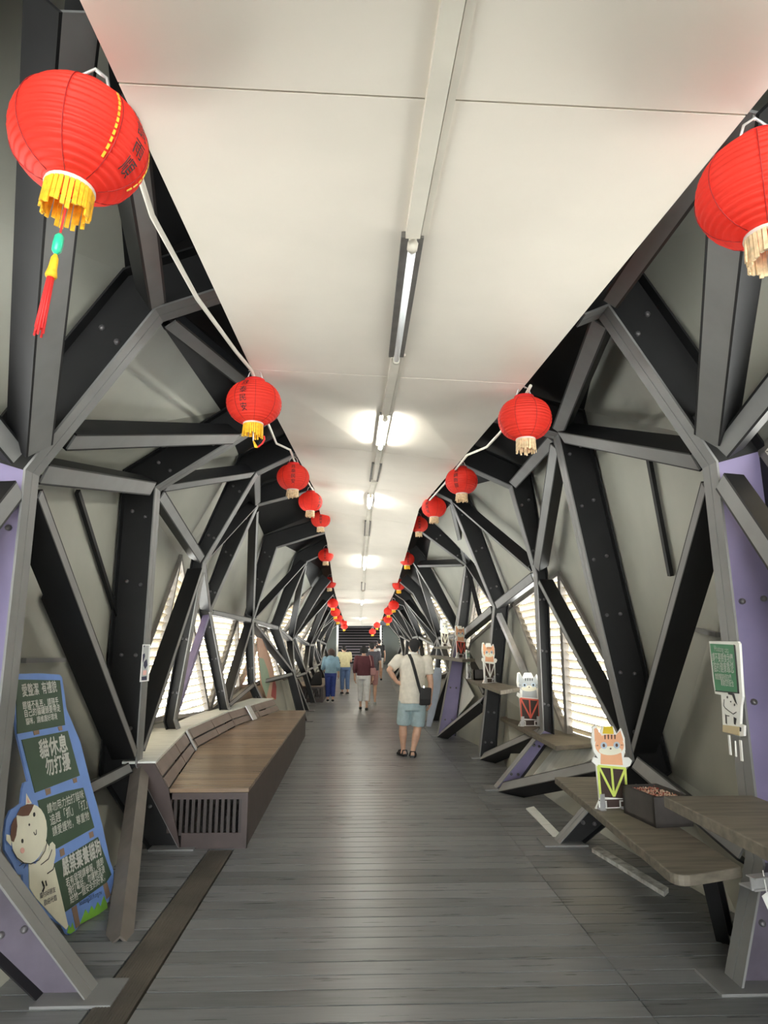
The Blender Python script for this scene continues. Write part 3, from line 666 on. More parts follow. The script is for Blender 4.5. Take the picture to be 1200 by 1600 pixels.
# ------------------------------------------------------------------ planter box and its gravel
def px_on(px, py, z): return G(px, py, z)
a = px_on(978,1262,.551); bq = px_on(1008,1303,.551)
def planter(c, sx, sy, h, label, rot=0.0, fill=True):
    t = thing('planter_box', label, 'box', c); c = V(c); Rz = Matrix.Rotation(rot, 3, 'Z')
    m = MB(); th = .012
    for cx, cy, hx, hy in ((-sx+th,0,th,sy),(sx-th,0,th,sy),(0,-sy+th,sx,th),(0,sy-th,sx,th)):
        m.box(c+Rz@V((cx,cy,h/2)), Rz@V((hx,0,0)), Rz@V((0,hy,0)), (0,0,h/2))
    m.box(c+V((0,0,.01)), Rz@V((sx,0,0)), Rz@V((0,sy,0)), (0,0,.01))
    m.build('body', M['planter'], t)
    if fill:
        m = MB(); m.box(c+V((0,0,h-.03)), Rz@V((sx-.02,0,0)), Rz@V((0,sy-.02,0)), (0,0,.008)); m.build('soil', M['soil'], t)
        m = MB(); m.k = 0
        for k in range(260):
            q = c+Rz@V((rnd.uniform(-sx+.035,sx-.035), rnd.uniform(-sy+.035,sy-.035), h-.02+rnd.uniform(0,.014))); m.k = k % 3
            r = rnd.uniform(.005,.010); d1 = V((rnd.uniform(-1,1),rnd.uniform(-1,1),rnd.uniform(-1,1))).normalized(); d2 = d1.orthogonal().normalized(); d3 = d1.cross(d2)
            m.add([q+d1*r, q-d1*r, q+d2*r*.8, q-d2*r*.8, q+d3*r*.6, q-d3*r*.6], [(0,2,4),(2,1,4),(1,3,4),(3,0,4),(2,0,5),(1,2,5),(3,1,5),(0,3,5)])
        o = m.build('gravel', [M['gravel_pink'], M['gravel_red'], M['gravel_cream']], t); o['kind'] = 'stuff'
    return t
planter((1.845,4.42,.551), .12, .19, .17, 'dark square planter of pinkish gravel on the near shelf', rot=.12)
planter((*G(747,1062,1.092)[:2],1.091), .085, .085, .155, 'small dark box on the shelf beside an orange cat cutout', fill=False)
# pale patches by the right ribs' feet: window light put into the panel colour
def board_on(side, tri, pxs, label, m='pale_ledge', h=.05):
    SK = SKIN_L if side == 'left' else SKIN_R
    t_ = [SK[i+1][j] for i, j in tri]; n = (t_[1]-t_[0]).cross(t_[2]-t_[0]).normalized(); c = sum(t_, V())/3
    if n.dot(CAM-c) < 0: n = -n
    mb = MB(); mb.prism([PL(x, y, t_[0]+n*h, n) for x, y in pxs], n*.012); return tag(mb.build('pale_board', M[m]), label, 'board', 'lit panel patches along the right wall')
board_on('right', [(2,3),(3,3),(3,4)], [(868,1168),(940,1160),(928,1186),(840,1232),(822,1243),(812,1240)], 'pale patch for the window-lit panel below the shelf of the grey cat cutout')
board_on('right', [(4,3),(5,3),(5,4)], [(716,1052),(727,1060),(742,1088),(700,1140),(686,1152)], 'pale triangular patch for the lit panel beside the violet foot of a far right rib')
mb = MB(); mb.prism([U(x, y, 14.2) for x, y in [(680,1043),(690,1044),(688,1076),(679,1116),(673,1136),(666,1135),(671,1090),(675,1056)]], (.02,.09,0)); tag(mb.build('leaning_board', mat('pale_blue_grey_paint', (0.42,0.48,0.58), .5, 0, 5, .1)), 'pale blue grey slanted board standing just right of the man in shorts', 'board')
# ------------------------------------------------------------------ flat painted boards
class Pln:
    def __init__(s, p, n): s.p = V(p); s.n = V(n).normalized(); s.n = s.n if s.n.dot(CAM-s.p) > 0 else -s.n
    def at(s, px, py, h=0.0): return PL(px, py, s.p, s.n)+s.n*h
    def poly(s, mb, pxs, h0, h1): return mb.prism([s.at(x, y, h0) for x, y in pxs], s.n*(h1-h0))
    def text(s, mb, body, l, r, h, bold=0.0, squash=1.0):
        a, b = s.at(*l, h), s.at(*r, h); u_ = (b-a); W = u_.length; u_.normalize(); v_ = s.n.cross(u_)
        vs, fs = glyphs(body, 1.0); xs = [x for x, y in vs]; k = W/(max(xs)-min(xs)); x0 = min(xs)
        for ox, oy in ((0,0),(1,0),(.5,.7),(.5,-.7),(-.0,.4)) if bold else ((0,0),): mb.add([a+u_*((x-x0)+ox*bold)*k+v_*(y+oy*bold)*k*squash for x, y in vs], fs)
    def stroke(s, mb, pxs, wd, h):
        for q, w_ in zip(pxs, pxs[1:]): mb.bar(s.at(*q, h), s.at(*w_, h), s.n.cross(s.at(*w_)-s.at(*q)), wd, .001)
def ell(cx, cy, rx, ry, rot=0.0, n=24):
    c, s_ = math.cos(rot), math.sin(rot)
    return [(cx+rx*math.cos(a)*c-ry*math.sin(a)*s_, cy+rx*math.cos(a)*s_+ry*math.sin(a)*c) for a in [2*math.pi*k/n for k in range(n)]]
# the tall leaning cat sign on the left
p0, p1, p2 = V((-1.627,4.292,0)), V((-1.559,4.725,0)), V((-1.94,4.6,1.416))
B = Pln(p0, (p1-p0).cross(p2-p0))
sg = thing('cat_sign', 'tall blue and green painted sign board with a white cat, leaning on the left wall', 'sign', tuple(p0))
Z6 = lambda l: [(x/5.4545, 1240+y/5.4545) for x, y in l]
m = MB(); B.poly(m, [(22,1053),(60,1052),(93,1054),(97,1058),(104,1108),(126,1160),(142,1225),(150,1252),(160,1290),(172,1345),(178,1362),(177,1380),(170,1408),(158,1424),(128,1440),(113,1463),(104,1458),(98,1446)]+Z6([(400,1040),(240,815),(200,770),(195,690),(145,682),(110,600),(40,480),(38,340),(55,220),(90,140),(178,82),(190,-30),(205,-95)])+[(44,1220),(26,1145),(22,1100)], -.012, 0); m.build('board', M['sign_blue'], sg)
for q in ([(24,1062),(93,1063),(101,1133),(26,1147)], [(33,1156),(105,1142),(124,1212),(54,1239)], Z6([(318,60),(560,-20),(705,-50),(800,290),(480,470),(400,440)]), Z6([(455,600),(830,370),(945,690),(900,760),(545,1015)])):
    m = MB(); B.poly(m, q, .0004, .004); m.build('green_plate', M['sign_green'], sg)
m = MB()
for q in (Z6([(505,480),(540,462),(550,520),(515,540)]), Z6([(755,335),(788,320),(798,365),(765,383)]), Z6([(608,975),(648,950),(680,1120),(645,1150)]), Z6([(875,775),(910,755),(940,870),(905,900)]), [(51,1141),(60,1139),(61,1147),(53,1149)], [(70,1233),(78,1231),(79,1240),(72,1243)], [(90,1136),(96,1134),(97,1141),(92,1142)], [(113,1217),(119,1215),(120,1222),(115,1224)]):
    B.poly(m, q, .0003, .003)
m.build('painted_post', M['sign_brown'], sg)
m = MB()
g6 = [(680,1110)]
for k in range(9): g6 += [(700+k*26, 1060-k*16-(k%2)*55-(20 if k == 7 else 0))]
B.poly(m, Z6(g6+[(915,985),(800,1050),(690,1110)]), .0003, .003)
B.poly(m, Z6([(570,1190),(585,1120),(600,1150),(615,1100),(628,1150),(640,1165),(600,1195)]), .0003, .003); m.build('painted_grass', M['sign_grass'], sg)
m = MB(); B.poly(m, Z6([(240,590),(300,600),(360,500),(385,405),(410,450),(405,520),(420,430),(440,412),(465,440),(468,520),(452,600),(575,1130),(560,1158),(480,1085),(300,890),(245,800)]), .0005, .005)
m.build('cat_body', M['sign_cream'], sg)
m = MB(); B.poly(m, Z6(ell(240,348,150,256,.12)), .0055, .007); B.poly(m, Z6([(212,100),(215,0),(262,85)]), .0055, .007); B.poly(m, Z6([(45,350),(90,360),(85,450),(45,400)]), .0055, .007); m.build('cat_head', M['sign_cream'], sg)
m = MB(); B.poly(m, Z6([(130,185),(165,120),(220,92),(278,95),(255,150),(232,190),(180,195)]), .0075, .009); B.poly(m, Z6([(78,360),(85,270),(110,215),(128,200),(135,280),(125,360),(105,415),(85,405)]), .0075, .009); m.build('cat_patch', M['sign_patch'], sg)
m = MB()
for q in (ell(179,407,9,19), ell(280,181,9,19), ell(238,268,6,11)): B.poly(m, Z6(q), .0075, .009)
B.stroke(m, Z6([(275,330),(285,355),(297,350),(297,310)]), .004, .009); B.stroke(m, Z6([(430,480),(400,560),(335,610)]), .005, .0095); B.stroke(m, Z6([(452,605),(440,650),(390,685)]), .006, .0095)
B.stroke(m, Z6([(90,480),(130,550),(190,595),(250,602),(320,570),(370,490),(392,400)]), .004, .0095)
B.stroke(m, Z6([(345,750),(365,800),(350,840)]), .011, .0095); B.stroke(m, Z6([(375,745),(385,790)]), .01, .0095); B.stroke(m, Z6([(150,620),(190,590)]), .003, .0095); B.stroke(m, Z6([(190,640),(210,600)]), .003, .0095); m.build('cat_face', M['black'], sg)
m = MB(); B.poly(m, Z6(ell(180,487,18,24)), .0072, .0082); B.poly(m, Z6([(222,85),(218,35),(245,80)]), .0072, .0082); m.build('pink_cheek', M['sign_pink'], sg)
m = MB()
B.text(m, '愛整潔', (33,1081), (59,1078), .006, .035, 1.45); B.text(m, '有禮貌', (64,1077), (87,1074), .006, .035, 1.5)
for s_, l, r in (('餵貓不亂丟，請隨手', (34,1104),(90,1096)), ('自己的貓罐頭要帶走', (37,1116),(93,1107)), ('貓咪，請維護好環境', (39,1129),(88,1120))): B.text(m, s_, l, r, .006, 0, 1.25)
B.text(m, '貓休息', (60,1174), (103,1163), .006, .045, 1.2); B.text(m, '勿打擾', (70,1202), (108,1191), .006, .045, 1.3)
for s_, l, r in (('請勿用力拍打貓咪', (395,140),(705,10)), ('追趕「抓」「打」', (420,240),(735,90)), ('請愛護牠，尊重牠', (440,335),(752,190))): B.text(m, s_, Z6([l])[0], Z6([r])[0], .006, .02, 1.2)
B.text(m, '嚴禁棄養貓狗', Z6([(525,650)])[0], Z6([(850,465)])[0], .006, .045, 1.5)
for s_, l, r in (('若有發現請舉報，請即', (555,770),(872,580)), ('撥打電話，勿讓牠流浪', (575,840),(885,645)), ('給牠一個安全的好家，', (590,915),(885,715))): B.text(m, s_, Z6([l])[0], Z6([r])[0], .006, 0, 1.25)
m.build('lettering', M['sign_white'], sg)
m = MB(); B.text(m, 'houtong2019.org.tw', Z6([(670,940)])[0], Z6([(862,840)])[0], .0045, .004, 1.3)
B.text(m, '貓村好朋友', Z6([(330,880)])[0], Z6([(465,820)])[0], .0065, 0, 1.1); B.text(m, '歡迎光臨', Z6([(365,940)])[0], Z6([(475,890)])[0], .0065, 0, 1.1); m.build('dark_lettering', M['sign_ink'], sg)
# the green cat sign on the right rib
n_ = RIGHT[1]; dr = (n_[3]-n_[2]).normalized(); nn = dr.cross(V((0,1,0)))
Q = Pln(n_[2], nn); Q = Pln(n_[2]+Q.n*.012, nn)
Z4 = lambda l: [(1100+x/8, 990+y/8) for x, y in l]
rs = thing('cat_sign', 'small green sign held up by a black and white cat on the right rib', 'sign', tuple(Q.at(1135,1080)))
m = MB(); Q.poly(m, Z4([(90,95),(450,98),(470,130),(500,640),(510,790),(490,900),(480,1130),(530,1150),(525,1280),(480,1285),(270,1230),(262,1130),(240,765),(165,750),(140,600)]), .0, .012); m.build('board', M['sign_white'], rs)
m = MB(); Q.poly(m, Z4([(105,125),(415,140),(470,745),(175,715)]), .0125, .014); m.build('green_plate', M['sign_green2'], rs)
m = MB(); Q.poly(m, Z4([(405,135),(425,145),(475,748),(455,745)]), .0142, .0152); Q.poly(m, Z4([(172,708),(470,735),(472,750),(175,722)]), .0142, .0152)
for q in ([(325,720),(410,750),(450,890),(420,850),(385,770),(340,760)], [(405,1040),(440,1060),(430,1140),(410,1130)], [(300,1000),(315,1040),(320,1130),(305,1120)], [(480,1165),(500,1175),(498,1225),(480,1220)], ell(325,795,8,16), ell(416,890,8,16), ell(368,850,7,9)): Q.poly(m, Z4(q), .0142, .0152)
Q.stroke(m, Z4([(285,820),(280,900),(300,930),(350,970),(400,1005),(440,980)]), .004, .0148); Q.stroke(m, Z4([(300,1020),(350,1030)]), .004, .0148); m.build('cat_marking', M['black'], rs)
m = MB(); Q.poly(m, Z4([(275,1140),(480,1165),(480,1275),(272,1225)]), .0142, .018); m.build('painted_box', M['sign_tan'], rs)
m = MB(); Q.text(m, 'Houtong cats', Z4([(160,185)])[0], Z4([(340,210)])[0], .0145, .01, 1.6)
for s_, l, r in (('請不要餵食我們', (135,300),(395,320)), ('貓的健康靠您', (150,425),(405,440)), ('請愛護貓咪朋友們', (172,540),(375,555)), ('謝謝您的配合', (245,615),(405,632))): Q.text(m, s_, Z4([l])[0], Z4([r])[0], .0145, .02, 1.7)
m.build('lettering', M['sign_white'], rs)
m = MB(); Q.poly(m, Z4([(310,1265),(330,1270),(352,1520),(330,1515)]), .001, .006); Q.poly(m, Z4([(395,1340),(402,1342),(417,1540),(400,1535)]), .001, .006); Q.poly(m, Z4([(450,1330),(475,1335),(497,1595),(470,1590)]), .001, .006); m.build('white_leg', M['sign_white'], rs)
# framed picture on the third left rib
W = Pln((0,5.905,0), (0,-1,0)); ZP = lambda l: [(200+x/16, 980+y/16) for x, y in l]
fp = thing('framed_picture', 'narrow white framed picture hanging on the third left rib', 'picture', tuple(W.at(226,1035)))
m = MB(); W.poly(m, ZP([(365,430),(560,430),(510,1345),(290,1370)]), -.012, 0); m.build('frame', M['sign_white'], fp)
m = MB(); W.poly(m, ZP([(385,455),(525,455),(480,1320),(325,1335)]), .0003, .001); m.build('print', M['print_grey'], fp)
m = MB()
for q in ([(390,460),(430,455),(400,510)], [(370,680),(420,650),(430,720),(370,900)], [(400,870),(470,790),(490,950),(430,1050),(390,960)], [(340,1240),(470,1220),(470,1320),(345,1330)]): W.poly(m, ZP(q), .0012, .002)
m.build('dark_figure', M['sign_ink'], fp)
m = MB(); W.poly(m, ZP([(380,1080),(470,1075),(455,1190),(370,1200)]), .0012, .002); m.build('pink_patch', M['sign_pink'], fp)
# painted mural board between the left windows
c0, c1, c2, c3 = U(403,993,13.15), U(427,1003,14.9), U(433,1091,14.9), U(411,1088,13.15)
Q2 = Pln(c0, (c1-c0).cross(c3-c0)); ZM = lambda l: [(390+x/9.23, 960+y/9.23) for x, y in l]
mu = thing('mural_board', 'tall peach, green and red painted board standing behind the bench end', 'board', tuple(c3))
m = MB(); Q2.poly(m, ZM([(115,330),(180,350),(290,600),(340,780),(385,1040),(380,1230),(250,1210),(170,1010),(140,700)]), -.02, 0); m.build('board', M['mural_peach'], mu)
m = MB(); Q2.poly(m, ZM([(135,620),(200,640),(260,800),(300,960),(240,1200),(180,1010),(150,800)]), .0005, .002); m.build('green_paint', M['mural_green'], mu)
m = MB(); Q2.poly(m, ZM([(345,890),(385,1040),(380,1225),(310,1180),(330,1020)]), .0005, .002); m.build('red_paint', M['mural_red'], mu)
# ------------------------------------------------------------------ cat cutouts on the shelves
def cutout(base_px, z, hpx, label, fur, truss, rot=0.0, hat=False, Y=None):
    c = G(*base_px, z) if Y is None else V((U(*base_px, Y).x, Y, z)); dep = -(R.transposed() @ (c-CAM)).z; H = hpx*dep/F
    t = thing('cat_cutout', label, 'cat cutout', tuple(c), 'cat cutouts on the right shelves')
    ux = Matrix.Rotation(rot, 3, 'Z') @ V((1,0,0)); uz = V((0,0,1)); n = V((ux.y,-ux.x,0))
    P = lambda x, y, h=0: c+ux*x*H+uz*y*H+n*h
    def pol(m, l, h0, h1): m.prism([P(x, y, h0) for x, y in l], n*(h1-h0))
    E_ = lambda cx, cy, rx, ry, k=20: [(cx+rx*math.cos(2*math.pi*q/k), cy+ry*math.sin(2*math.pi*q/k)) for q in range(k)]
    m = MB(); pol(m, [(-.24,0),(-.18,.10),(-.20,.52),(-.25,.56),(-.23,.62),(-.17,.60),(-.22,.68),(-.24,.80),(-.22,.98),(-.17,1.0),(-.12,.90),(-.08,.985),(.06,.985),(.11,.88),(.17,.96),(.21,.84),(.21,.70),(.18,.60),(.25,.60),(.29,.56),(.26,.50),(.20,.48),(.20,.10),(.24,0)], 0, .016); m.build('board', M['sign_white'], t)
    m = MB(); pol(m, E_(-.005,.755,.195,.135), .0165, .019); pol(m, [(-.2,.80),(-.2,.96),(-.17,.97),(-.10,.87)], .0165, .019); pol(m, [(.08,.87),(.155,.93),(.19,.80)], .0165, .019); pol(m, [(-.14,.53),(.16,.51),(.15,.66),(-.13,.66)], .0165, .018); m.build('painted_fur', M[fur], t)
    m = MB(); pol(m, E_(0,.69,.155,.055), .0192, .0197)
    m.build('pale_muzzle', M['sign_cream'], t)
    m = MB()
    for ex in (-.085, .09): pol(m, E_(ex,.755,.045,.042), .0199, .0205)
    m.build('eye', M['eye_grey'], t)
    m = MB()
    for ex in (-.085, .09): pol(m, E_(ex,.755,.018,.022,12), .0207, .0212)
    pol(m, E_(.005,.715,.013,.011,8), .02, .0206)
    for k in range(4): pol(m, [(-.07+k*.045,.83),(-.055+k*.045,.83),(-.05+k*.045,.885),(-.07+k*.045,.885)], .0195, .0202)
    pol(m, [(-.2,.755),(-.16,.75),(-.16,.762)], .0195, .0202); pol(m, [(.19,.755),(.15,.75),(.15,.762)], .0195, .0202); m.build('face_marking', M['sign_patch'] if fur != 'fur_grey' else M['black'], t)
    if hat: m = MB(); pol(m, [(-.09,.90),(.06,.89),(.05,.985),(-.07,.99)], .0192, .021); m.build('painted_crown', M['gold'], t)
    m = MB(); pol(m, [(-.17,.14),(.18,.11),(.185,.47),(-.18,.51)], .0165, .018); m.build('dark_backing', M['sign_patch_dark'], t)
    m = MB()
    for a, b in (((-.18,.51),(.185,.47)),((-.18,.51),(-.17,.13)),((.185,.47),(.18,.11)),((-.17,.50),(.01,.14)),((.18,.46),(.01,.14)),((0,.49),(.01,.14))): m.bar(P(*a,.021), P(*b,.021), n.cross(P(*b)-P(*a)), .028*H, .004)
    m.build('painted_truss', M[truss], t)
    m = MB(); pol(m, [(-.215,.012),(.225,.012),(.205,.105),(-.19,.105)], .0165, .0175); m.build('dark_base', M['sign_patch_dark'], t)
    m = MB()
    for a in (-.20, .08): 
        for s0, s1, s2, s3 in ((a,.0,a+.11,.018),(a,.075,a+.11,.093),(a,.0,a+.018,.093),(a+.092,0,a+.11,.093)): pol(m, [(s0,s1),(s2,s1),(s2,s3),(s0,s3)], .0165, .020)
    m.build('painted_window', M['white'], t)
    m = MB()
    for a in (-.19, .12): m.box(P(a+.04,.09,.024), ux*.030*H, uz*.085*H, n*.004); m.box(P(a,.007,.05), ux*.035*H, n*.03, uz*.004)
    m.build('foot_bracket', M['alu'], t)
    return t
cutout((957,1262), .552, 124, 'orange striped cat cutout with yellow green truss on the near low shelf', 'fur_orange', 'truss_lime', rot=.12, hat=True)
cutout((828,1134), .602, 82, 'grey cat cutout with a red truss, on the shelf under the large louvred window', 'fur_grey', 'truss_red', rot=.1)
cutout((764,1067), 1.092, 62, 'orange cat cutout on the shelf beside the small dark box', 'fur_orange', 'sign_white', rot=.6)
cutout((719,1028), 1.402, 50, 'orange and white cat cutout with a red truss on the thin shelf', 'fur_orange', 'truss_red', rot=.7)
cutout((694,1006), 1.597, 41, 'cream cat cutout on the highest small shelf', 'sign_cream', 'sign_cream', rot=.75, Y=14.4)
cutout((731,1060), 1.092, 44, 'green cat cutout turned edge on, at the far end of the dark box shelf', 'fur_green', 'sign_white', rot=1.15)
# white tag hanging by the right post
Tg = Pln((0,2.95,0), (0.2,-1,0)); m = MB(); Tg.poly(m, [(1190,1400),(1203,1390),(1216,1418),(1200,1422)], 0, .002); o = tag(m.build('paper_tag', M['white']), 'white paper tag hanging beside the right post at the edge', 'tag')
m = MB(); m.tube([Tg.at(1192,1360), Tg.at(1198,1394)], .003, 6); m.build('string', M['white'], o)
# ------------------------------------------------------------------ people
def bake(o, vox, sm=6):
    r = o.modifiers.new('r', 'REMESH'); r.mode = 'VOXEL'; r.voxel_size = vox; r.use_smooth_shade = True
    s_ = o.modifiers.new('s', 'SMOOTH'); s_.factor = .5; s_.iterations = sm
    bpy.context.view_layer.update()
    me = bpy.data.meshes.new_from_object(o.evaluated_get(bpy.context.evaluated_depsgraph_get()))
    o.modifiers.clear(); old = o.data; o.data = me; bpy.data.meshes.remove(old)
    for p in me.polygons: p.use_smooth = True
    return o
def ball(mb, c, rx, ry=None, rz=None, n=14):
    ry = ry or rx; rz = rz or rx; prof = [(max(.001, math.sin(math.pi*k/n)), -math.cos(math.pi*k/n)) for k in range(n+1)]
    c = V(c); vs = []; 
    for r, z in prof:
        for k in range(n): a = 2*math.pi*k/n; vs.append(c+V((r*math.cos(a)*rx, r*math.sin(a)*ry, z*rz)))
    fs = [(i*n+k, i*n+(k+1) % n, (i+1)*n+(k+1) % n, (i+1)*n+k) for i in range(n) for k in range(n)]
    fs += [tuple(range(n))[::-1], tuple(range(n*n, n*n+n))]
    mb.add(vs, fs, True)
def limb(mb, pts, rs, n=12):
    mb.tube(pts, rs, n)
    for p, r in zip(pts, rs): ball(mb, p, r*.99, n=10)
def oval(mb, rings, n=20):              # rings of (centre, rx, ry)
    vs = []
    for c, rx, ry in rings:
        for k in range(n): a = 2*math.pi*k/n; vs.append(V(c)+V((rx*math.cos(a), ry*math.sin(a), 0)))
    m = len(rings); fs = [(i*n+k, i*n+(k+1) % n, (i+1)*n+(k+1) % n, (i+1)*n+k) for i in range(m-1) for k in range(n)]
    fs += [tuple(range(n))[::-1], tuple(range((m-1)*n, m*n))]; mb.add(vs, fs, True)
def hand(mb, wr, d, palm_n, s=1.0, side=1):
    d = V(d).normalized(); pn = (V(palm_n)-d*V(palm_n).dot(d)).normalized(); sd = d.cross(pn)*side; wr = V(wr)
    k = wr+d*.085*s
    mb.bar(wr, k+d*.005, sd, .075*s, .026*s); ball(mb, wr+d*.045*s, .036*s, .03*s, .036*s, 8)
    for q, (o, L) in enumerate(((-.028,.07),(-.010,.082),(.010,.077),(.028,.06))):
        b = k+sd*o*s; mb.tube([b-d*.02*s, b+d*L*.5*s+pn*.008*s, b+d*L*.85*s+pn*.028*s, b+d*L*.95*s+pn*.045*s], [.0095*s,.009*s,.0085*s,.0075*s], 8)
    b = wr+d*.03*s-sd*.03*s; mb.tube([b, b-sd*.022*s+d*.03*s+pn*.012*s, b-sd*.026*s+d*.06*s+pn*.025*s], [.012*s,.011*s,.009*s], 8)
def shoe(name, ank, d, m, t, s=1.0, sole='shoe_sole'):
    a = V((ank.x, ank.y, floor_z(ank.y))); d = V((d[0], d[1], 0)).normalized(); sd = V((-d.y, d.x, 0))
    mb = MB(); pts = [a-d*.065*s+V((0,0,.045)), a+V((0,0,.05)), a+d*.10*s+V((0,0,.04)), a+d*.175*s+V((0,0,.032))]
    mb.tube(pts, [.038*s,.046*s,.045*s,.032*s], 12); ball(mb, pts[0], .038*s); ball(mb, pts[-1], .033*s)
    o = bake(mb.build(name, M[m], t), .009, 3)
    mb = MB(); out = []
    for f, w_ in ((-.10,.028),(-.05,.04),(.03,.042),(.11,.046),(.17,.04),(.205,.02)): out.append((f, w_))
    mb.prism([a+d*f*s+sd*w_*s+V((0,0,.001)) for f, w_ in out]+[a+d*f*s-sd*w_*s+V((0,0,.001)) for f, w_ in out[::-1]], (0,0,.022)); mb.build('sole', M[sole], o)
    return o
def person(label, loc, J, look, skin='skin', hair='hair_black', hair_len=0.0, vox=.011, heavy=1.0, leg=1.0):
    """J: joint points. look: direction of the face."""
    t = thing('person', label, 'person', loc)
    m = MB(); hd = J['head']; f = V(look).normalized(); sdv = V((f.y, -f.x, 0)).normalized()
    A = heavy
    for s_ in 'lr':
        limb(m, [J['hip'+s_], J['knee'+s_].lerp(J['hip'+s_], .45), J['knee'+s_], J['knee'+s_].lerp(J['ank'+s_], .32)+V((0,-.015,0)), J['ank'+s_].lerp(J['knee'+s_], .2), J['ank'+s_]], [.085*A*leg,.073*A*leg,.053*A*leg,.056*A*leg,.036*A*leg,.035*leg])
        an = J['ank'+s_]; fd = J.get('toe'+s_, V((0,1,0))); fd = V((fd[0], fd[1], 0)).normalized(); bz = floor_z(an.y)+.03
        m.tube([V((an.x, an.y, bz+.01))-fd*.05, V((an.x, an.y, bz+.015))+fd*.05, V((an.x, an.y, bz))+fd*.13], [.032,.034,.024], 10)
        m.tube([an, V((an.x, an.y, bz+.01))], [.034,.034], 10)
        limb(m, [J['sh'+s_], J['sh'+s_].lerp(J['el'+s_], .5), J['el'+s_], J['el'+s_].lerp(J['wr'+s_], .35), J['wr'+s_]], [.055*A,.047*A,.038*A,.038*A,.026])
        hd_ = J.get('hd'+s_); hand(m, J['wr'+s_], hd_ if hd_ is not None else (J['wr'+s_]-J['el'+s_]), J.get('pn'+s_, V((1 if s_ == 'l' else -1, .2, 0))), 1.0, 1 if s_ == 'l' else -1)
    pel = (J['hipl']+J['hipr'])/2; ch = (J['shl']+J['shr'])/2; sw = (J['shl']-J['shr']).length/2
    oval(m, [(pel+V((0,0,-.07)), .13*A, .10*A), (pel+V((0,0,.04)), .155*A, .115*A), (pel.lerp(ch, .45), .135*A, .105*A), (pel.lerp(ch, .78), .16*A, .115*A), (ch+V((0,0,.01)), sw*.88, .095*A), (ch+V((0,0,.06)), .07, .065)])
    m.tube([ch+V((0,0,.0)), hd+V((0,0,-.06))], [.062*A,.052*A], 12)
    ball(m, hd+V((0,0,.025)), .078, .092, .098); ball(m, hd+f*.035+V((0,0,-.05)), .058, .058, .065)
    for s_ in (-1, 1): ball(m, hd+sdv*s_*.079, .012, .022, .032, 8)
    m.tube([hd+f*.095+V((0,0,.015)), hd+f*.118+V((0,0,-.018)), hd+f*.10+V((0,0,-.028))], [.009,.014,.010], 8)
    m.tube([hd+f*.088+sdv*.022+V((0,0,-.058)), hd+f*.096+V((0,0,-.058)), hd+f*.088-sdv*.022+V((0,0,-.058))], [.006,.009,.006], 6)
    bake(m.build('body', M[skin], t), vox, 3)
    m = MB(); b = hd+V((0,0,.04))-f*.018; ball(m, b, .088, .098, .092)
    if hair_len: 
        for k in range(9):
            a = math.pi*(k/8)+0.0; e = (sdv*math.cos(a)-f*math.sin(a)); m.tube([b+e*.06+V((0,0,.03)), b+e*.082+V((0,0,-.04)), b+e*.075+V((0,0,-.07-hair_len))], [.04,.04,.028], 8)
    else: ball(m, hd+V((0,0,-.015))-f*.05, .068, .05, .065)
    bake(m.build('hair', M[hair], t), .012, 3)
    for s_ in (-1, 1):
        m = MB(); ball(m, hd+f*.084+sdv*s_*.032+V((0,0,.012)), .012, .010, .008, 8); m.build('eye', M['black'], t)
    return t
def sleeve(mb, a, b, r0, r1, f=1.0): mb.tube([V(a), V(a).lerp(V(b), f)], [r0, r1], 14); ball(mb, a, r0)
# --- the man with the shoulder bag
Y0 = 10.5
def J0(px, py, dy=0.0): return U(px, py, Y0+dy)
J = dict(head=J0(647.5,1011), shl=J0(622,1031), shr=J0(668,1032), ell=J0(608,1047,-.08), wrl=J0(620,1066,-.02), elr=J0(673,1067,.0), wrr=J0(672,1095,.05), hipl=J0(632.5,1098), hipr=J0(655.5,1098), kneel=J0(629.5,1134,.04), kneer=J0(652.5,1137,.0), ankl=J0(630,1169,.12), ankr=J0(645,1175,-.02),
  toel=V((-.35,1,0)), toer=V((.15,1,0)), hdl=V((.8,.3,-.25)), pnl=V((0,.3,-1)), hdr=V((-.1,.3,-1)), pnr=V((-1,0,0)))
J['ankl'].z = .085; J['ankr'].z = .085
man = person('man from behind in cream shirt and pale blue shorts, left hand on hip', (J['ankl'].x, Y0, 0), J, (0.05,1,.05), heavy=1.12, vox=.010)
m = MB(); ch = (J['shl']+J['shr'])/2; pel = (J['hipl']+J['hipr'])/2
oval(m, [(pel+V((.0,0,-.005)), .205, .155), (pel+V((0,0,.15)), .195, .150), (pel.lerp(ch,.55), .19, .145), (pel.lerp(ch,.8), .205, .145), (ch+V((0,0,.0)), .225, .125), (ch+V((0,0,.065)), .13, .09), (ch+V((.005,0,.10)), .068, .066)])
sleeve(m, J['shl']+V((.01,0,0)), J['ell'], .088, .074, .80); sleeve(m, J['shr']+V((-.01,0,0)), J['elr'], .09, .078, .62)
bake(m.build('shirt', M['shirt_cream'], man), .012, 4)
m = MB(); oval(m, [(ch+V((.006,0,.075)), .082, .078), (ch+V((.006,0,.125)), .068, .068)]); m.build('collar', M['shirt_white'], man)
m = MB()
for s_ in 'lr': m.tube([J['hip'+s_]+V((0,0,.03)), J['hip'+s_].lerp(J['knee'+s_], .5), J['hip'+s_].lerp(J['knee'+s_], .95)], [.100,.103,.100], 16); ball(m, J['hip'+s_], .10)
oval(m, [(pel+V((0,0,-.11)), .16, .145), (pel+V((0,0,.06)), .185, .15)])
bake(m.build('shorts', M['shorts_blue'], man), .012, 3)
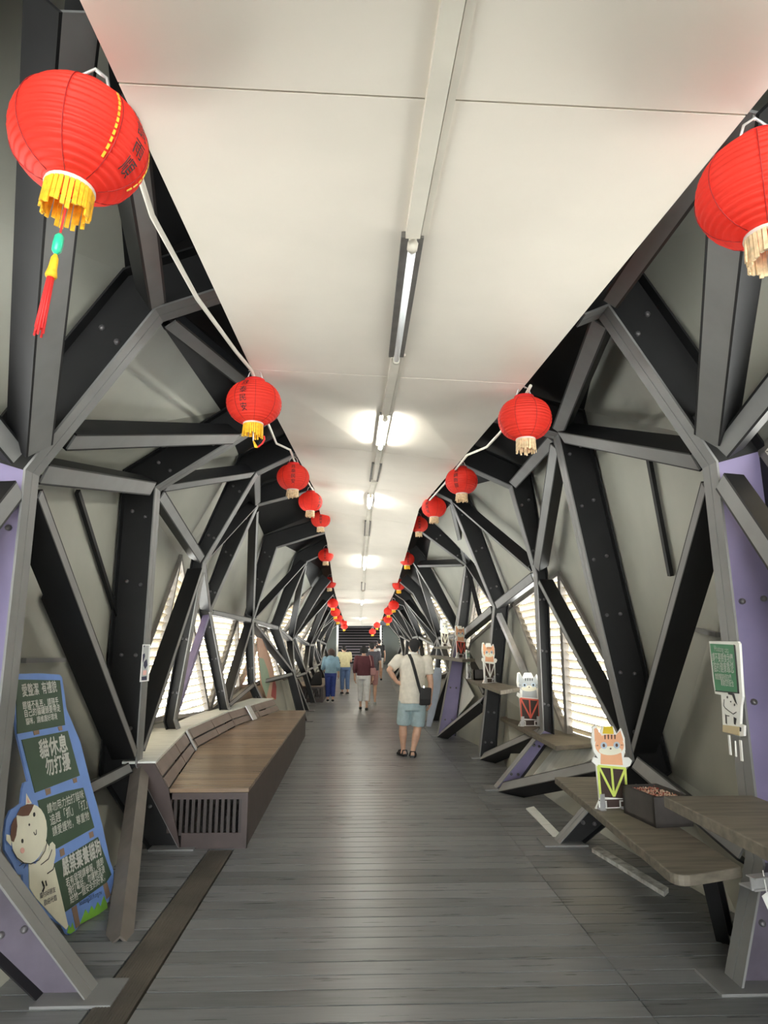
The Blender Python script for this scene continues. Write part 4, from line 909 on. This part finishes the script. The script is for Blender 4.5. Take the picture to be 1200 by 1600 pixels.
for s_ in 'lr':
    a = J['ank'+s_]; d = J['toe'+s_].normalized(); sd = V((-d.y, d.x, 0)); a0 = V((a.x, a.y, 0)); m = MB()
    out = [(-.085,.028),(-.05,.04),(.03,.042),(.10,.047),(.16,.042),(.19,.02)]
    m.prism([a0+d*f+sd*w_+V((0,0,.001)) for f, w_ in out]+[a0+d*f-sd*w_+V((0,0,.001)) for f, w_ in out[::-1]], (0,0,.028))
    for f, hh in ((-.06,.085),(.04,.08),(.10,.065)):
        m.tube([a0+d*f+sd*.046+V((0,0,.02)), a0+d*f+sd*.03+V((0,0,hh)), a0+d*f-sd*.03+V((0,0,hh)), a0+d*f-sd*.046+V((0,0,.02))], .010, 6)
    m.build('sandal', M['black'], man)
# his bag: rests at his right side
bag = thing('shoulder_bag', 'black shoulder bag hanging at the right side of the man in shorts', 'bag', tuple(J0(664,1090,-.1)))
c = J0(664,1088,-.12); m = MB(); m.box(c, (.075,.02,0), (-.02,.05,0), (.01,0,.125)); m.build('bag_body', M['black_cloth'], bag, bevel=.02)
m = MB(); m.box(c+V((.003,-.055,.04)), (.07,.02,0), (-.003,.006,0), (.005,0,.075)); m.build('flap', M['black_cloth2'], bag)
m = MB(); m.box(c+V((-.02,-.04,.135)), (.012,0,0), (0,.008,0), (0,0,.02)); m.build('buckle', M['alu'], bag)
sp = [J0(659,1086,-.185), J0(654,1070,-.18), J0(648,1047,-.165), J0(643,1030,-.135), J0(639.5,1023,-.075), J0(638,1021.5,.0), J0(640,1026,.10)]
m = MB()
for a, b in zip(sp, sp[1:]): m.bar(a, b+(b-a)*.08, (1,0,.2), .045, .008)
m.build('strap', M['black_cloth'], bag)
# --- generic walkers, posed from pixels
def walker(label, Yp, px, top, foot, h=1.6, look=(0,1,0), stride=.18, shirt='maroon', trousers='white_cloth', shoes='shoe_black', hair_len=.0, hair='hair_black', sleeve_f=1.45, hem=.50, arms=None, bend=0.0, trouser_f=1.8, w=1.0, dress=False, skin='skin', turn=0.0):
    base = U(px, foot, Yp); x0 = base.x; z0 = floor_z(Yp); s = h/1.7
    P = lambda x, y, z: V((x0+(x*math.cos(turn)-y*math.sin(turn))*s, Yp+(x*math.sin(turn)+y*math.cos(turn))*s, z0+z*s))
    J = dict(head=P(0,.03+bend*.28,1.575-bend*.08), shl=P(-.175*w,bend*.12,1.385), shr=P(.175*w,bend*.12,1.385), ell=P(-.235*w,-.03+bend*.1,1.10), elr=P(.235*w,-.03+bend*.1,1.10), wrl=P(-.23*w,.06,.86), wrr=P(.23*w,.06,.86),
      hipl=P(-.09,0,.90), hipr=P(.09,0,.90), kneel=P(-.09,stride*.5+.03,.49), kneer=P(.085,-stride*.35+.03,.49), ankl=P(-.085,stride*.8,.085), ankr=P(.08,-stride*.8,.10))
    J['toel'] = J['toer'] = V((-math.sin(turn), math.cos(turn), 0))
    for k, v in (arms or {}).items(): J[k] = P(*v)
    t = person(label, tuple(P(0,0,0)), J, look, skin=skin, hair=hair, hair_len=hair_len, vox=.013, heavy=.92*s)
    ch = (J['shl']+J['shr'])/2; pel = (J['hipl']+J['hipr'])/2; m = MB()
    k = s*w
    oval(m, [(pel+V((0,0,(.02-.12 if dress else .02)*s)), .185*k, .14*k), (pel.lerp(ch,.35), .165*k, .13*k), (pel.lerp(ch,.75), .19*k, .135*k), (ch, .195*k, .11*k), (ch+V((0,0,.06*s)), .09*k, .08*k)])
    for q in 'lr':
        m.tube([J['sh'+q], J['el'+q]] if sleeve_f >= 1 else [J['sh'+q], J['sh'+q].lerp(J['el'+q], sleeve_f)], [.075*k,.058*k], 12); ball(m, J['sh'+q], .076*k)
        if sleeve_f > 1: m.tube([J['el'+q], J['el'+q].lerp(J['wr'+q], sleeve_f-1)], [.057*k,.045*k], 12); ball(m, J['el'+q], .058*k)
    bake(m.build('top', M[shirt], t), .014, 3)
    m = MB()
    for q in 'lr':
        pts = [J['hip'+q]+V((0,0,.02)), J['hip'+q].lerp(J['knee'+q], min(1, trouser_f))]; rs = [.105*k,.078*k]
        if trouser_f > 1: pts.append(J['knee'+q].lerp(J['ank'+q], trouser_f-1)); rs.append(.066*k)
        m.tube(pts, rs, 14)
    oval(m, [(pel+V((0,0,-.08*s)), .165*k, .125*k), (pel+V((0,0,.07*s)), .165*k, .125*k)])
    bake(m.build('trousers', M[trousers], t), .014, 3)
    for q in "lr": shoe('shoe', J['ank'+q], J['toe'+q], shoes, t, s)
    return t, P
mw, P = walker('woman walking away in a maroon jacket and white cropped trousers', 17.9, 568, 1012, 1107, h=1.60, shirt='maroon', trousers='white_cloth', hair_len=.03, trouser_f=1.62, stride=.2, w=1.05)
t = thing('handbag', 'dusky pink handbag hanging at the right side of the woman in maroon', 'bag', tuple(P(.28,-.02,.95)))
m = MB(); m.box(P(.255,-.06,1.02), (.075,0,0), (0,.04,0), (0,0,.10)); m.build('bag_body', M['pink_bag'], t, bevel=.03)
m = MB(); m.tube([P(.215,-.06,1.10), P(.20,-.09,1.28), P(.16,-.075,1.44), P(.15,.03,1.46), P(.20,.09,1.3), P(.29,-.02,1.11)], .010, 6); m.build('strap', M['pink_bag'], t)
walker('person in dark grey top and dusky pink shorts walking just beyond the woman in maroon', 19.6, 581, 1005, 1102, h=1.72, shirt='charcoal', trousers='pink_bag', trouser_f=.9, sleeve_f=.7, shoes='shoe_grey', stride=.12)
bw, P = walker('woman in a pale denim jacket and dark blue trousers standing by the far bench', 20.6, 516, 1018, 1098, h=1.52, shirt='denim_pale', trousers='navy', hair='hair_brown', hair_len=.05, stride=.04, look=(-.5,.8,-.1), arms=dict(ell=(-.26,.08,1.08), wrl=(-.22,.24,1.0), hdl=None) if False else dict(ell=(-.27,.06,1.08), wrl=(-.2,.2,.98)), w=1.1)
m = MB(); ch = P(0,-.10,1.42); ball(m, ch, .115, .05, .07); bake(m.build('hood', M['denim_pale'], bw), .014, 3)
t = thing('carry_bag', 'black bag resting on the far bench beside the woman in denim', 'bag', (-1.30,20.65,.472))
m = MB(); q = V((-1.30,20.65,.472)); m.hexa([q+V((-.22,-.15,0)), q+V((.2,-.15,0)), q+V((.2,.15,0)), q+V((-.22,.15,0))], [q+V((-.02,-.07,.36)), q+V((.16,-.07,.42)), q+V((.16,.07,.42)), q+V((-.02,.07,.36))]); m.build('bag_body', M['black_cloth'], t, bevel=.05)
m = MB(); m.tube([q+V((0,0,.35)), q+V((.04,0,.47)), q+V((.12,0,.47)), q+V((.15,0,.40))], .011, 6); m.build('handle', M['black_cloth2'], t)
walker('man in a pale yellow shirt and blue jeans looking down at his hands', 23.8, 539, 1014, 1086, h=1.66, shirt='yellow_cloth', trousers='jeans', shoes='shoe_black', stride=.08, look=(-.25,.8,-.6), bend=.75, arms=dict(ell=(-.25,.12,1.13), wrl=(-.12,.32,1.12), elr=(.24,.12,1.12), wrr=(.05,.34,1.12)), sleeve_f=.75, turn=.25)
walker('person in black and white clothes standing far off before the stairs', 27.5, 585, 1008, 1068, h=1.66, shirt='check_cloth', trousers='black_cloth', stride=.1, sleeve_f=.8)
walker('person in black top and white trousers far off, nearest the right wall', 29.5, 592.5, 1004, 1062, h=1.72, shirt='black_cloth', trousers='white_cloth', stride=.1, sleeve_f=.6, trouser_f=.95)
